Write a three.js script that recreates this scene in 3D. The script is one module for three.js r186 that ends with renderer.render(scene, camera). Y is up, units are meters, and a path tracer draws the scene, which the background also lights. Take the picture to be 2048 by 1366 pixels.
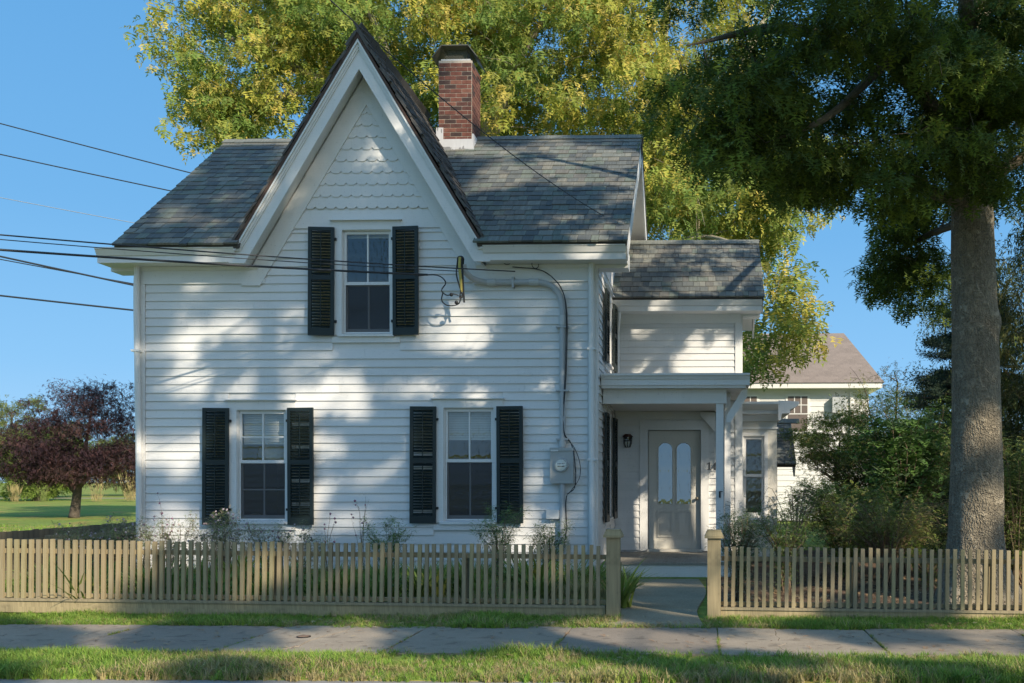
import * as THREE from 'three';
import { mergeGeometries } from 'three/addons/utils/BufferGeometryUtils.js';
import { FontLoader } from 'three/addons/loaders/FontLoader.js';
import { TextGeometry } from 'three/addons/geometries/TextGeometry.js';

// ---------------------------------------------------------------- camera, sky, sun, exposure
const scene = new THREE.Scene();
const camera = new THREE.PerspectiveCamera(2 * Math.atan(683 / 1932) * 180 / Math.PI, 2048 / 1366, 0.1, 1500);
camera.position.set(0, 1.42, 14);
camera.rotation.set(0, 1.8 * Math.PI / 180, 0);
camera.setViewOffset(2048, 1366, -321, -277, 2048, 1366);   // a shifted lens: verticals stay vertical

const SUN = new THREE.Vector3(0.92, 0.74, 1).normalize();
const sun = new THREE.DirectionalLight(new THREE.Color().setRGB(1, 0.88, 0.7), 2.6);
sun.position.copy(SUN).multiplyScalar(60); sun.castShadow = true; sun.shadow.radius = 1;
Object.assign(sun.shadow.camera, { left: -45, right: 45, top: 45, bottom: -45, near: 1, far: 160 });
sun.shadow.mapSize.set(4096, 4096);
scene.add(sun, sun.target);
{
  const W = 512, H = 256, d = new Float32Array(W * H * 4);
  const stops = [[0, [0.19, 0.31, 0.43]], [6, [0.12, 0.255, 0.41]], [14, [0.078, 0.205, 0.37]], [28, [0.052, 0.165, 0.33]], [90, [0.052, 0.145, 0.29]]];
  for (let r = 0; r < H; r++) {
    const el = ((r + 0.5) / H - 0.5) * 180, e = Math.max(0, el);
    let i = 0; while (i < stops.length - 2 && e > stops[i + 1][0]) i++;
    const t = Math.min(1, (e - stops[i][0]) / (stops[i + 1][0] - stops[i][0]));
    const y = Math.sin(el * Math.PI / 180), c = Math.cos(el * Math.PI / 180);
    for (let k = 0; k < W; k++) {
      const a = ((k + 0.5) / W - 0.5) * 2 * Math.PI;
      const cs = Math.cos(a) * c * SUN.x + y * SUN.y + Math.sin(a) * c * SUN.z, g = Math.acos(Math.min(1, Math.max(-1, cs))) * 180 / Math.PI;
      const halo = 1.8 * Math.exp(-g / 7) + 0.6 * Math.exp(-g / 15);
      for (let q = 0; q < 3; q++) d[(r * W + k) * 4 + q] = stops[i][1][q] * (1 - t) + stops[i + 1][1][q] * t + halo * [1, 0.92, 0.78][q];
      d[(r * W + k) * 4 + 3] = 1;
    }
  }
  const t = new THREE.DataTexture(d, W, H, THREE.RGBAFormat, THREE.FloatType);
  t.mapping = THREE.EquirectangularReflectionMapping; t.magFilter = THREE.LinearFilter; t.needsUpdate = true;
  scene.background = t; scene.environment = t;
}
const renderer = new THREE.WebGLRenderer({ antialias: true });
renderer.toneMapping = THREE.LinearToneMapping;
renderer.toneMappingExposure = 2.32;
renderer.shadowMap.enabled = true;

// ---------------------------------------------------------------- helpers
const V = (x, y, z) => new THREE.Vector3(x, y, z);
function rng(seed) { let s = seed | 0; return () => { s = (s + 0x6d2b79f5) | 0; let t = Math.imul(s ^ (s >>> 15), 1 | s); t = (t + Math.imul(t ^ (t >>> 7), 61 | t)) ^ t; return ((t ^ (t >>> 14)) >>> 0) / 4294967296; }; }
const R0 = rng(11);
const hash = (x, y) => { let h = Math.imul(x, 374761393) + Math.imul(y, 668265263) | 0; h = Math.imul(h ^ (h >>> 13), 1274126177); return ((h ^ (h >>> 16)) >>> 0) / 4294967296; };
function noise(x, y, per) {
  const xi = Math.floor(x), yi = Math.floor(y), fx = x - xi, fy = y - yi, s = fx * fx * (3 - 2 * fx), t = fy * fy * (3 - 2 * fy);
  const m = (a) => ((a % per) + per) % per, h = (a, b) => hash(m(a), m(b));
  return (h(xi, yi) * (1 - s) + h(xi + 1, yi) * s) * (1 - t) + (h(xi, yi + 1) * (1 - s) + h(xi + 1, yi + 1) * s) * t;
}
function fbm(u, v, f, oct) { let s = 0, a = 0.5, n = 0; for (let i = 0; i < oct; i++) { s += a * noise(u * f, v * f, f); n += a; f *= 2; a *= 0.55; } return s / n; }
function tex(size, fn, srgb = true, rep = 1) {
  const d = new Uint8Array(size * size * 4);
  for (let y = 0; y < size; y++) for (let x = 0; x < size; x++) {
    const c = fn(x / size, y / size), i = (y * size + x) * 4, a = Array.isArray(c) ? c : [c, c, c];
    for (let k = 0; k < 3; k++) d[i + k] = 255 * Math.pow(Math.max(0, Math.min(1, a[k])), srgb ? 1 / 2.2 : 1); d[i + 3] = 255;
  }
  const t = new THREE.DataTexture(d, size, size); t.wrapS = t.wrapT = THREE.RepeatWrapping; t.magFilter = THREE.LinearFilter;
  if (srgb) t.colorSpace = THREE.SRGBColorSpace; t.repeat.set(rep, rep); t.needsUpdate = true; return t;
}
const lin = (r, g, b) => new THREE.Color().setRGB(r, g, b);
const matte = (c, o = {}) => new THREE.MeshPhysicalMaterial({ color: lin(...c), roughness: 1, specularIntensity: 0.12, side: THREE.DoubleSide, ...o });
const mat = (c, o = {}) => new THREE.MeshStandardMaterial({ color: lin(...c), roughness: 0.85, side: THREE.DoubleSide, ...o });

// metric uv by the dominant axis of each face (uv in metres)
function uvm(g, swap = false) {
  if (g.index) g = g.toNonIndexed();
  g.computeVertexNormals();
  const p = g.attributes.position, n = g.attributes.normal, uv = new Float32Array(p.count * 2);
  for (let i = 0; i < p.count; i++) {
    const ax = Math.abs(n.getX(i)), ay = Math.abs(n.getY(i)), az = Math.abs(n.getZ(i)), x = p.getX(i), y = p.getY(i), z = p.getZ(i);
    let u, v; if (az >= ax && az >= ay) { u = x; v = y; } else if (ay >= ax) { u = x; v = z; } else { u = z; v = y; }
    uv[i * 2] = swap ? v : u; uv[i * 2 + 1] = swap ? u : v;
  }
  g.setAttribute('uv', new THREE.BufferAttribute(uv, 2)); return g;
}
const box = (w, h, d, x = 0, y = 0, z = 0) => new THREE.BoxGeometry(w, h, d).translate(x, y, z);
const bx = (x0, x1, y0, y1, z0, z1) => box(x1 - x0, y1 - y0, z1 - z0, (x0 + x1) / 2, (y0 + y1) / 2, (z0 + z1) / 2);
// polygon (with holes) in the plane of two axes, thickened along the third
function ext(pts, depth, ux, uy, uz, o, holes = []) {
  const s = new THREE.Shape(pts.map((p) => new THREE.Vector2(...p)));
  for (const h of holes) s.holes.push(new THREE.Path(h.map((p) => new THREE.Vector2(...p))));
  const g = new THREE.ExtrudeGeometry(s, { depth, bevelEnabled: false });
  const m = new THREE.Matrix4().makeBasis(V(...ux), V(...uy), V(...uz)).setPosition(V(...o));
  g.applyMatrix4(m);
  if (m.determinant() < 0) for (const k of ['position', 'normal', 'uv']) { const a = g.attributes[k], n = a.itemSize, b = a.array; for (let i = 0; i < a.count; i += 3) for (let q = 0; q < n; q++) { const t = b[(i + 1) * n + q]; b[(i + 1) * n + q] = b[(i + 2) * n + q]; b[(i + 2) * n + q] = t; } }
  g.clearGroups?.(); return g;
}
const extX = (prof, x0, x1) => ext(prof, x1 - x0, [0, 0, 1], [0, 1, 0], [1, 0, 0], [x0, 0, 0]);     // profile in (z, y) along x
const extZ = (prof, z0, z1, holes) => ext(prof, z1 - z0, [1, 0, 0], [0, 1, 0], [0, 0, 1], [0, 0, z0], holes); // profile in (x, y) along z
const rect = (x0, x1, y0, y1) => [[x0, y0], [x1, y0], [x1, y1], [x0, y1]];
function merge(list) { const g = mergeGeometries(list.map((a) => { let b = a.index ? a.toNonIndexed() : a; for (const k of Object.keys(b.attributes)) if (!['position', 'normal', 'uv'].includes(k)) b.deleteAttribute(k); b.clearGroups(); return b; })); g.clearGroups(); return g; }
function add(parent, name, g, m, at) { const o = new THREE.Mesh(g, m); o.name = name; if (at) o.position.set(...at); o.castShadow = o.receiveShadow = true; parent.add(o); return o; }
const part = (parent, name, gs, m, at) => add(parent, name, uvm(Array.isArray(gs) ? merge(gs) : gs), m, at);
const taken = {};
function numbered(n) { taken[n] = (taken[n] ?? -1) + 1; return taken[n] ? n + '_' + String(taken[n]).padStart(3, '0') : n; }
function thing(name, label, category, at = [0, 0, 0], group) { const o = new THREE.Group(); o.name = numbered(name); o.position.set(...at); o.userData = { label, category }; if (group) o.userData.group = group; scene.add(o); return o; }
function tag(o, label, category, group) { o.name = numbered(o.name); o.userData = { label, category }; if (group) o.userData.group = group; return o; }
const struct = (name, g, m) => { const o = part(scene, name, g, m); o.userData.kind = 'structure'; return o; };
function tubeG(pts, rad, seg = 6, closed = false) {    // tapered tube through points
  const P = [], I = [], n = pts.length, up = V(0.31, 0.9, 0.23);
  for (let i = 0; i < n; i++) {
    const t = V().subVectors(pts[Math.min(n - 1, i + 1)], pts[Math.max(0, i - 1)]).normalize();
    const a = V().crossVectors(t, Math.abs(t.dot(up)) > 0.95 ? V(1, 0, 0) : up).normalize(), b = V().crossVectors(t, a), r = Array.isArray(rad) ? rad[i] : rad;
    for (let k = 0; k < seg; k++) { const w = k / seg * 2 * Math.PI; P.push(pts[i].x + (a.x * Math.cos(w) + b.x * Math.sin(w)) * r, pts[i].y + (a.y * Math.cos(w) + b.y * Math.sin(w)) * r, pts[i].z + (a.z * Math.cos(w) + b.z * Math.sin(w)) * r); }
  }
  for (let i = 0; i < n - 1; i++) for (let k = 0; k < seg; k++) { const a = i * seg + k, b = i * seg + (k + 1) % seg; I.push(a, a + seg, b, b, a + seg, b + seg); }
  for (let k = 1; k < seg - 1; k++) { I.push(0, k, k + 1); const e = (n - 1) * seg; I.push(e, e + k + 1, e + k); }
  const g = new THREE.BufferGeometry(); g.setAttribute('position', new THREE.Float32BufferAttribute(P, 3)); g.setIndex(I);
  g.setAttribute('uv', new THREE.Float32BufferAttribute(new Float32Array(P.length / 3 * 2).map((_, i) => { const v = i >> 1; return i % 2 ? (pts[Math.floor(v / seg)].y) : (v % seg) / seg; }), 2));
  g.computeVertexNormals(); return g;
}
const smooth = (ctrl, n) => new THREE.CatmullRomCurve3(ctrl.map((c) => V(...c))).getPoints(n);

// ---------------------------------------------------------------- materials
const T = {
  paint: tex(512, (u, v) => { const a = fbm(u, v, 4, 5), b = noise(u * 3, v * 160, 160), c = fbm(u + .3, v, 40, 2); const st = noise(u * 46, v * 3, 46), g = fbm(u + .7, v + .4, 5, 3); return 0.93 + 0.08 * (a - .5) - 0.03 * b - (st > .7 && g > .5 ? .12 * (st - .7) : 0) - (c > .8 ? .1 * (c - .8) / .1 : 0); }),
  wood: tex(512, (u, v) => { const a = fbm(u, v, 3, 4), s = noise(u * 96 + a * 3, v * 3, 96), q = noise(u * 220, v * 6, 220); const kn = fbm(u + .2, v + .5, 8, 3); const k = 0.66 + 0.24 * s + 0.14 * q - 0.08 * a - (kn > .62 ? (kn - .62) * 1.3 : 0); return [k, k * 0.99, k * 0.97]; }),
  shingle: tex(512, (u, v) => { const s = noise(u * 90, v * 4, 90), q = noise(u * 200, v * 8, 200), a = fbm(u, v, 5, 4); const k = 0.62 + 0.24 * s + 0.14 * q + 0.16 * (a - .5); return [k, k, k]; }),
  bark: tex(512, (u, v) => { const a = fbm(u, v, 6, 4), r = Math.abs(noise(u * 30 + a * 3, v * 14 + a * 3, 30 * 14) - .5) * 2, q = fbm(u, v, 90, 2), p = fbm(u + .3, v + .6, 14, 3); const k = 0.7 + 0.26 * (r - .3) + 0.5 * (q - .5) + .35 * (a - .5) + (p > .62 ? .2 : 0); return [k, k * .98, k * .92]; }),
  concrete: tex(512, (u, v) => { const a = fbm(u, v, 4, 5), q = noise(u * 200, v * 200, 200), st = fbm(u + .4, v + .2, 9, 3); const big = fbm(u + .15, v + .7, 3, 3); const k = 0.8 + 0.2 * (a - .5) + 0.25 * (q - .5) + .15 * (big - .5) - (st > .62 ? (st - .62) * 1.2 : 0); return [k, k * .99, k * .97]; }),
  gravel: tex(512, (u, v) => { const q = noise(u * 150, v * 150, 150), r = noise(u * 90 + 5, v * 90, 90), a = fbm(u, v, 4, 3); const k = 0.55 + 0.4 * q * .6 + .2 * (r - .5) + .15 * (a - .5); return [k, k * .96, k * .86]; }),
  turf: tex(512, (u, v) => { const a = fbm(u, v, 5, 5), q = fbm(u, v, 80, 2), d = fbm(u + .5, v + .1, 8, 4); const k = 0.7 + .5 * (q - .5) + .2 * (a - .5), m = Math.max(0, Math.min(1, (d - .5) * 5)); return [k * (.6 + .35 * m), k * (.8 + .02 * m), k * (.34 + .12 * m)]; }),
  mulch: tex(512, (u, v) => { const q = noise(u * 70, v * 110, 110 * 7), r = noise(u * 128, v * 64, 128), a = fbm(u, v, 6, 4); const k = .45 + .3 * (r - .5) + .3 * (a - .5) + .25 * (q - .5); return [k, k * .82, k * .66]; }),
  asphalt: tex(512, (u, v) => { const q = noise(u * 220, v * 220, 220), a = fbm(u, v, 5, 4); return .7 + .3 * (q - .5) + .2 * (a - .5); }),
  brick: tex(256, (u, v) => { const a = fbm(u, v, 6, 4), q = noise(u * 90, v * 90, 90); const k = .7 + .35 * (a - .5) + .22 * (q - .5); return [k, k * (.95 + .1 * (a - .5)), k * .93]; }),
  far: tex(512, (u, v) => { const r = Math.floor(v * 32), s = noise(u * 120 + r * 7.3, r * 3.1, 120), a = fbm(u, v, 6, 3), e = (v * 32) % 1; return (.72 + .3 * (s - .5) + .24 * (a - .5)) * (e < .12 ? .82 : 1); }),
};
const M = {};
M.white = mat([0.8, 0.79, 0.765], { map: T.paint, roughness: 0.6, bumpMap: T.paint, bumpScale: 0.002 });
M.whites = [[0.8, 0.79, 0.765], [0.775, 0.765, 0.745], [0.755, 0.75, 0.725]].map((c) => mat(c, { map: T.paint, roughness: 0.6, bumpMap: T.paint, bumpScale: 0.002 }));
M.trim = mat([0.81, 0.8, 0.775], { map: T.paint, roughness: 0.55 });
M.cream = mat([0.7, 0.665, 0.585], { map: T.paint, roughness: 0.55 });
M.shutter = mat([0.009, 0.017, 0.016], { roughness: 0.5 });
M.iron = mat([0.02, 0.018, 0.017], { roughness: 0.55, metalness: 0.4 });
M.blackrubber = mat([0.02, 0.02, 0.022], { roughness: 0.6 });
M.wire = mat([0.03, 0.034, 0.04], { roughness: 0.6 });
M.paleWire = mat([0.3, 0.33, 0.36], { roughness: 0.5 });
M.pvc = mat([0.42, 0.44, 0.45], { roughness: 0.5 });
M.meter = mat([0.38, 0.39, 0.38], { roughness: 0.5, metalness: 0.2 });
M.dial = mat([0.7, 0.7, 0.68], { roughness: 0.5 });
M.glass = new THREE.MeshPhysicalMaterial({ color: lin(0.93, 0.96, 0.95), transmission: 1, thickness: 0, roughness: 0.02, ior: 1.95, side: THREE.DoubleSide, bumpMap: tex(256, (u, v) => fbm(u, v, 5, 2), false, 2), bumpScale: 0.0022 });
M.doorGlass = M.glass.clone(); M.doorGlass.ior = 2.8;
M.screen = mat([0.05, 0.05, 0.055], { transparent: true, opacity: 0.62, roughness: 0.9 });
M.room = mat([0.34, 0.31, 0.27]); M.floorIn = mat([0.16, 0.1, 0.06], { map: T.wood });
M.blind = mat([0.5, 0.49, 0.46], { roughness: 0.9 });
M.deck = mat([0.08, 0.075, 0.07]);
M.roofEdge = mat([0.1, 0.06, 0.045], { map: T.wood });
M.shing = [[0.15, 0.16, 0.15], [0.2, 0.21, 0.185], [0.245, 0.245, 0.21], [0.12, 0.13, 0.126], [0.235, 0.225, 0.185], [0.185, 0.178, 0.155], [0.175, 0.198, 0.165]].map((c) => mat(c, { map: T.shingle, roughness: 0.9, bumpMap: T.shingle, bumpScale: 0.004 }));
M.oldShing = mat([0.13, 0.12, 0.11], { map: T.shingle, roughness: 0.95 });
M.bricks = [[0.22, 0.09, 0.066], [0.29, 0.135, 0.095], [0.15, 0.07, 0.056], [0.25, 0.105, 0.075], [0.085, 0.056, 0.05]].map((c) => mat(c, { map: T.brick, roughness: 0.95, bumpMap: T.brick, bumpScale: 0.004 }));
M.mortar = mat([0.52, 0.46, 0.4], { map: T.concrete, roughness: 1 });
M.tar = mat([0.55, 0.56, 0.58], { map: tex(256, (u, v) => { const a = fbm(u, v, 5, 4), b = noise(u * 40, v * 7, 40); return a + .25 * (b - .5) > .42 ? .86 + .1 * b : .3 + .3 * b; }), roughness: 0.6 });
M.capMetal = mat([0.16, 0.15, 0.12], { roughness: 0.5, metalness: 0.6 });
M.fence = [[0.43, 0.35, 0.2], [0.40, 0.325, 0.19], [0.46, 0.375, 0.215], [0.36, 0.3, 0.19], [0.41, 0.35, 0.19], [0.38, 0.315, 0.2], [0.44, 0.345, 0.2]].map((c) => mat(c, { map: T.wood, roughness: 0.9, bumpMap: T.wood, bumpScale: 0.002 }));
M.oldFence = [[0.2, 0.165, 0.115], [0.235, 0.19, 0.13], [0.17, 0.145, 0.105]].map((c) => mat(c, { map: T.wood, roughness: 0.95 }));
M.concrete = [[0.42, 0.35, 0.275], [0.37, 0.31, 0.25], [0.46, 0.385, 0.3]].map((c) => matte(c, { map: T.concrete, roughness: 0.95, bumpMap: T.concrete, bumpScale: 0.004 }));
M.kerb = mat([0.34, 0.33, 0.31], { map: T.concrete, roughness: 0.95 });
M.path = matte([0.5, 0.45, 0.36], { map: T.gravel, roughness: 1, bumpMap: T.gravel, bumpScale: 0.008 });
M.turf = matte([0.34, 0.34, 0.2], { map: T.turf, roughness: 1 });
M.mulch = matte([0.36, 0.3, 0.26], { map: T.mulch, roughness: 1, bumpMap: T.mulch, bumpScale: 0.02 });
M.asphalt = matte([0.2, 0.195, 0.19], { map: T.asphalt, roughness: 0.95 });
M.porchFloor = mat([0.36, 0.33, 0.28], { map: T.wood, roughness: 0.7 });
M.bark = mat([0.36, 0.31, 0.235], { map: T.bark, roughness: 1, bumpMap: T.bark, bumpScale: 0.07 });
M.barkDark = mat([0.12, 0.1, 0.08], { map: T.bark, roughness: 1 });
M.barkPale = mat([0.5, 0.45, 0.35], { map: T.bark, roughness: 0.95 });
M.twig = mat([0.2, 0.14, 0.09], { roughness: 1 });
M.farRoof = mat([0.36, 0.29, 0.245], { map: T.far, roughness: 1 });
const leafMat = (tr = 0.3, ro = 0.7) => new THREE.MeshPhysicalMaterial({ color: 0xffffff, transmission: tr, thickness: 0, roughness: ro, specularIntensity: 0.4, side: THREE.DoubleSide });
M.leaf = leafMat(0.35, 0.92); M.leafGloss = leafMat(0.3, 0.85); M.blade = leafMat(0.3, 0.92);
M.dryLeaf = mat([1, 1, 1], { roughness: 1 });

// ---------------------------------------------------------------- the setting: ground, road, walks
{
  const G = (w, d, x, y, z) => { const g = new THREE.PlaneGeometry(w, d).rotateX(-Math.PI / 2).translate(x, y, z); return g; };
  const t2 = T.turf.clone(); t2.repeat.set(0.18, 0.18); t2.needsUpdate = true;
  const far = M.turf.clone(); far.map = t2; far.color = lin(0.5, 0.48, 0.26);
  struct('ground', G(900, 900, 0, -0.22, -100), far);
  struct('front_lawn', bx(-200, 200, -0.3, -0.04, -420, 7.02), far);
  const rd = M.asphalt.clone(); struct('road', G(400, 9.6, 0, -0.17, 11.9), rd);
  struct('opposite_lawn', bx(-200, 200, -0.3, -0.05, 16.9, 200), far);
  const kerb = new THREE.Group(); kerb.name = 'kerb'; kerb.userData.kind = 'structure'; scene.add(kerb);
  for (let x = -11; x < 9; x += 2.4) part(kerb, 'kerb_stone', bx(x, x + 2.388, -0.3, -0.05 + R0() * 0.006, 7.02, 7.18), M.kerb);
  part(kerb, 'kerb_stone', bx(-60, 60, -0.3, -0.04, 16.7, 16.88), M.kerb);
  const walk = new THREE.Group(); walk.name = 'sidewalk'; walk.userData.kind = 'structure'; scene.add(walk);
  let k = 0;
  for (let x = -15.42; x < 12; x += 1.415, k++) {
    // worn, slightly chipped outline; some slabs are cracked across into two pieces
    const wob = (a, b, n, amp) => Array.from({ length: n }, (_, i) => { const t = i / n, nx = b[1] - a[1], nz = a[0] - b[0], l = Math.hypot(nx, nz), d = (R0() - .5) * amp + (R0() > .9 ? -amp * 1.4 : 0); return [a[0] + (b[0] - a[0]) * t + nx / l * d, a[1] + (b[1] - a[1]) * t + nz / l * d]; });
    const w = 1.403, c0 = [0, 0], c1 = [w, 0], c2 = [w, 1.45], c3 = [0, 1.45], crack = [5, 8, 11, 13].includes(k), m = M.concrete[k % 3], flat = (p) => ext(p, .12, [1, 0, 0], [0, 0, 1], [0, 1, 0], [0, -.12, 0]);
    let s;
    if (crack) { const ta = .35 + R0() * .3, tb = .35 + R0() * .3, a = [w * ta, 0], b = [w * tb, 1.45], mid = Array.from({ length: 9 }, (_, i) => { const t = (i + 1) / 10; return [a[0] + (b[0] - a[0]) * t + (R0() - .5) * .09, 1.45 * t]; }); const off = (q) => q.map(([x, z]) => [x + .007, z]); s = part(walk, 'slab', flat([...wob(c0, a, 6, .006), a, ...mid, b, ...wob(b, c3, 6, .006), ...wob(c3, c0, 8, .008)]), m, [x, -0.022, 4.55]); const s2 = part(walk, 'slab', flat([...wob(off([a])[0], c1, 6, .006), ...wob(c1, c2, 8, .008), ...wob(c2, off([b])[0], 6, .006), ...off([b]), ...off(mid).reverse(), ...off([a]).map(([p, q]) => [p + .001, q + .004])]), m, [x, -0.026, 4.55]); s2.rotation.z = (R0() - .5) * .006; }
    else s = part(walk, 'slab', flat([...wob(c0, c1, 12, .008), ...wob(c1, c2, 10, .008), ...wob(c2, c3, 12, .008), ...wob(c3, c0, 10, .008)]), m, [x, -0.022, 4.55]);
    s.rotation.z = (R0() - .5) * 0.006; s.rotation.x = (R0() - .5) * 0.005;
  }
  // path of exposed aggregate from the gate to the porch step, with a slightly bowed edge
  const L = [], Rr = []; for (let i = 0; i <= 12; i++) { const z = 4.5 - i * 0.38; const w = Math.max(0, (z - 3.2)) * 0.05; L.push([-0.96 + 0.05 * Math.sin(i * .8) - w, z]); Rr.unshift([-0.02 - 0.06 * Math.sin(i * .55 + .4) + w, z]); }
  struct('garden_path', ext([...L, ...Rr], 0.03, [1, 0, 0], [0, 0, 1], [0, 1, 0], [0, -0.05, 0]), M.path);
  struct('garden_bed', ext([[0.05, 3.62], [9, 3.62], [9, -6], [1.2, -6], [0.62, -1.0], [0.05, -0.2]], 0.024, [1, 0, 0], [0, 0, 1], [0, 1, 0], [0, -0.055, 0]), M.mulch);
  struct('far_drive', G(60, 2.4, -45, -0.032, -62), mat([0.55, 0.5, 0.42], { map: T.gravel }));
}

// ---------------------------------------------------------------- the house
const house = thing('house', 'white clapboard two storey house with steep front gable and dark shutters', 'house');
const XL = -8.30, XR = -1.553, XC = -4.91, APEX = 7.80, SL = 1.667, SQ = 1.944;
// windows of the front: [x0, x1, y0, y1, muntin layout, options]
const FW = [
  { x: -5.279, X: -4.554, y: 3.56, Y: 5.08, up: [2, 1], lo: [2, 1], cas: [-5.42, -4.42, 5.21], sh: [[-5.754, -5.383], [-4.51, -4.126]], sy: [3.53, 5.11], blind: 0.03, room: 'up' },
  { x: -6.841, X: -6.111, y: 0.82, Y: 2.45, up: [2, 2], lo: [2, 2], cas: [-6.972, -5.972, 2.585], sh: [[-7.319, -6.946], [-6.062, -5.668]], sy: [0.765, 2.475], blind: 0.31 },
  { x: -3.78, X: -3.045, y: 0.82, Y: 2.475, up: [2, 1], lo: [2, 1], cas: [-3.93, -2.91, 2.6], sh: [[-4.259, -3.883], [-2.986, -2.597]], sy: [0.79, 2.49], blind: 0.28 },
];
function cutSpans(x0, x1, ya, yb, holes) { let s = [[x0, x1]]; for (const [a, b, c, d] of holes) if (yb > c + .001 && ya < d - .001) s = s.flatMap(([p, q]) => (b <= p || a >= q ? [[p, q]] : [[p, Math.max(p, a)], [Math.min(q, b), q]].filter(([m, n]) => n - m > 0.02))); return s; }
// lapped boards on a wall: local x along the wall, y up, z out
function clapboards(wall, x0, x1, y0, y1, pitch, holes, m, clip) {
  let k = 0;
  for (let y = y0; y < y1 - 0.02; y += pitch, k++) {
    const top = Math.min(y + pitch + 0.016, y1 + 0.016);
    for (let [a, b] of cutSpans(x0, x1, y, top - .016, holes)) {
      if (clip) { [a, b] = clip(a, b, y); if (b - a < 0.03) continue; }
      const cuts = [a]; let p = a + 1.2 + hash(k, 7 + Math.round(a * 10)) * 3; while (p < b - 0.8) { cuts.push(p); p += 2.2 + hash(k, Math.round(p * 31)) * 2; } cuts.push(b);
      for (let i = 0; i + 1 < cuts.length; i++) {
        const j = hash(k * 13 + i, 91) * 0.003;
        part(wall, 'clapboard', extX([[0.004, top], [0.024 + j, y], [0.002, y], [-0.004, top]], cuts[i] + (i ? 0.002 : 0), cuts[i + 1]), m === M.white ? M.whites[Math.floor(hash(k * 3 + i, 57) * 3)] : m).position.y = (hash(k * 5 + i, 23) - .5) * .003;
      }
    }
  }
}
function windowUnit(o, at, turn = 0) {     // o: width w, height h, muntins, blind share, screen
  const { w, h } = o, g = new THREE.Group(); g.name = 'window'; g.position.set(...at); g.rotation.y = turn; house.add(g);
  const cl = o.cl ?? 0.13, cr = o.cr ?? 0.13, ct = o.ct ?? 0.13;
  part(g, 'casing', [bx(-cl, 0, -0.02, h + ct, -0.03, 0.03), bx(w, w + cr, -0.02, h + ct, -0.03, 0.03), bx(0, w, h, h + ct, -0.03, 0.03)], M.trim);
  if (!o.nocap) part(g, 'drip_cap', extX([[0, h + ct + .028], [0.075, h + ct + .012], [0.075, h + ct], [0, h + ct]], -cl - 0.03, w + cr + 0.03), M.trim);
  part(g, 'sill', [extX([[-0.06, 0.012], [0.07, -0.012], [0.07, -0.045], [-0.06, -0.045]], -0.05, w + 0.05), bx(-cl, w + cr, -0.13, -0.046, 0, 0.034)], M.trim);
  part(g, 'jamb', [bx(0, 0.012, 0, h, -0.14, 0.0), bx(w - 0.012, w, 0, h, -0.14, 0.0), bx(0.012, w - 0.012, h - 0.012, h, -0.14, 0)], M.trim);
  const sash = (name, y0, y1, z, [nc, nr], st) => {
    const b = [bx(0.014, st, y0, y1, z, z + 0.032), bx(w - st, w - 0.014, y0, y1, z, z + 0.032), bx(st, w - st, y0, y0 + (name === 'lower_sash' ? 0.075 : 0.045), z, z + 0.032), bx(st, w - st, y1 - 0.042, y1, z, z + 0.032)];
    const yb = y0 + (name === 'lower_sash' ? 0.075 : 0.045), yt = y1 - 0.042;
    for (let i = 1; i < nc; i++) { const x = st + (w - 2 * st) * i / nc; b.push(bx(x - 0.011, x + 0.011, yb, yt, z + .004, z + 0.028)); }
    for (let i = 1; i < nr; i++) { const y = yb + (yt - yb) * i / nr; b.push(bx(st, w - st, y - 0.011, y + 0.011, z + .003, z + 0.029)); }
    part(g, name, b, M.trim);
    for (let i = 0; i < nc; i++) for (let j = 0; j < nr; j++) {
      const x0 = st + (w - 2 * st) * i / nc + .006, x1 = st + (w - 2 * st) * (i + 1) / nc - .006, ya = yb + (yt - yb) * j / nr + .006, yc = yb + (yt - yb) * (j + 1) / nr - .006;
      const p = add(g, 'pane', new THREE.PlaneGeometry(x1 - x0, yc - ya), M.glass, [(x0 + x1) / 2, (ya + yc) / 2, z + 0.016]);
      p.rotation.set((hash(i * 7 + j, 3 + Math.round(w * h * 100)) - .5) * 0.012, (hash(i + 5, j + 17) - .5) * 0.012, 0);
    }
  };
  const mid = h * (o.mid ?? 0.515);
  sash('upper_sash', mid, h - 0.014, -0.06, o.up, 0.05); sash('lower_sash', 0.006, mid + 0.03, -0.1, o.lo, 0.05);
  if (o.screen) { const s = add(g, 'insect_screen', new THREE.PlaneGeometry(w - 0.07, mid - 0.02), M.screen, [w / 2, mid / 2 + .006, -0.034]); part(g, 'screen_frame', [bx(0.014, 0.036, 0.01, mid, -0.045, -0.028), bx(w - .036, w - .014, .01, mid, -0.045, -0.028), bx(.036, w - .036, .01, .03, -0.045, -0.028)], M.trim); }
  if (o.blind) part(g, 'blind', Array.from({ length: Math.max(2, Math.round(h * o.blind / 0.035)) }, (_, i) => box(w - 0.04, 0.03, 0.004, w / 2, h - 0.03 - i * 0.035, -0.17).applyMatrix4(new THREE.Matrix4())), M.blind);
  return g;
}
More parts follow.
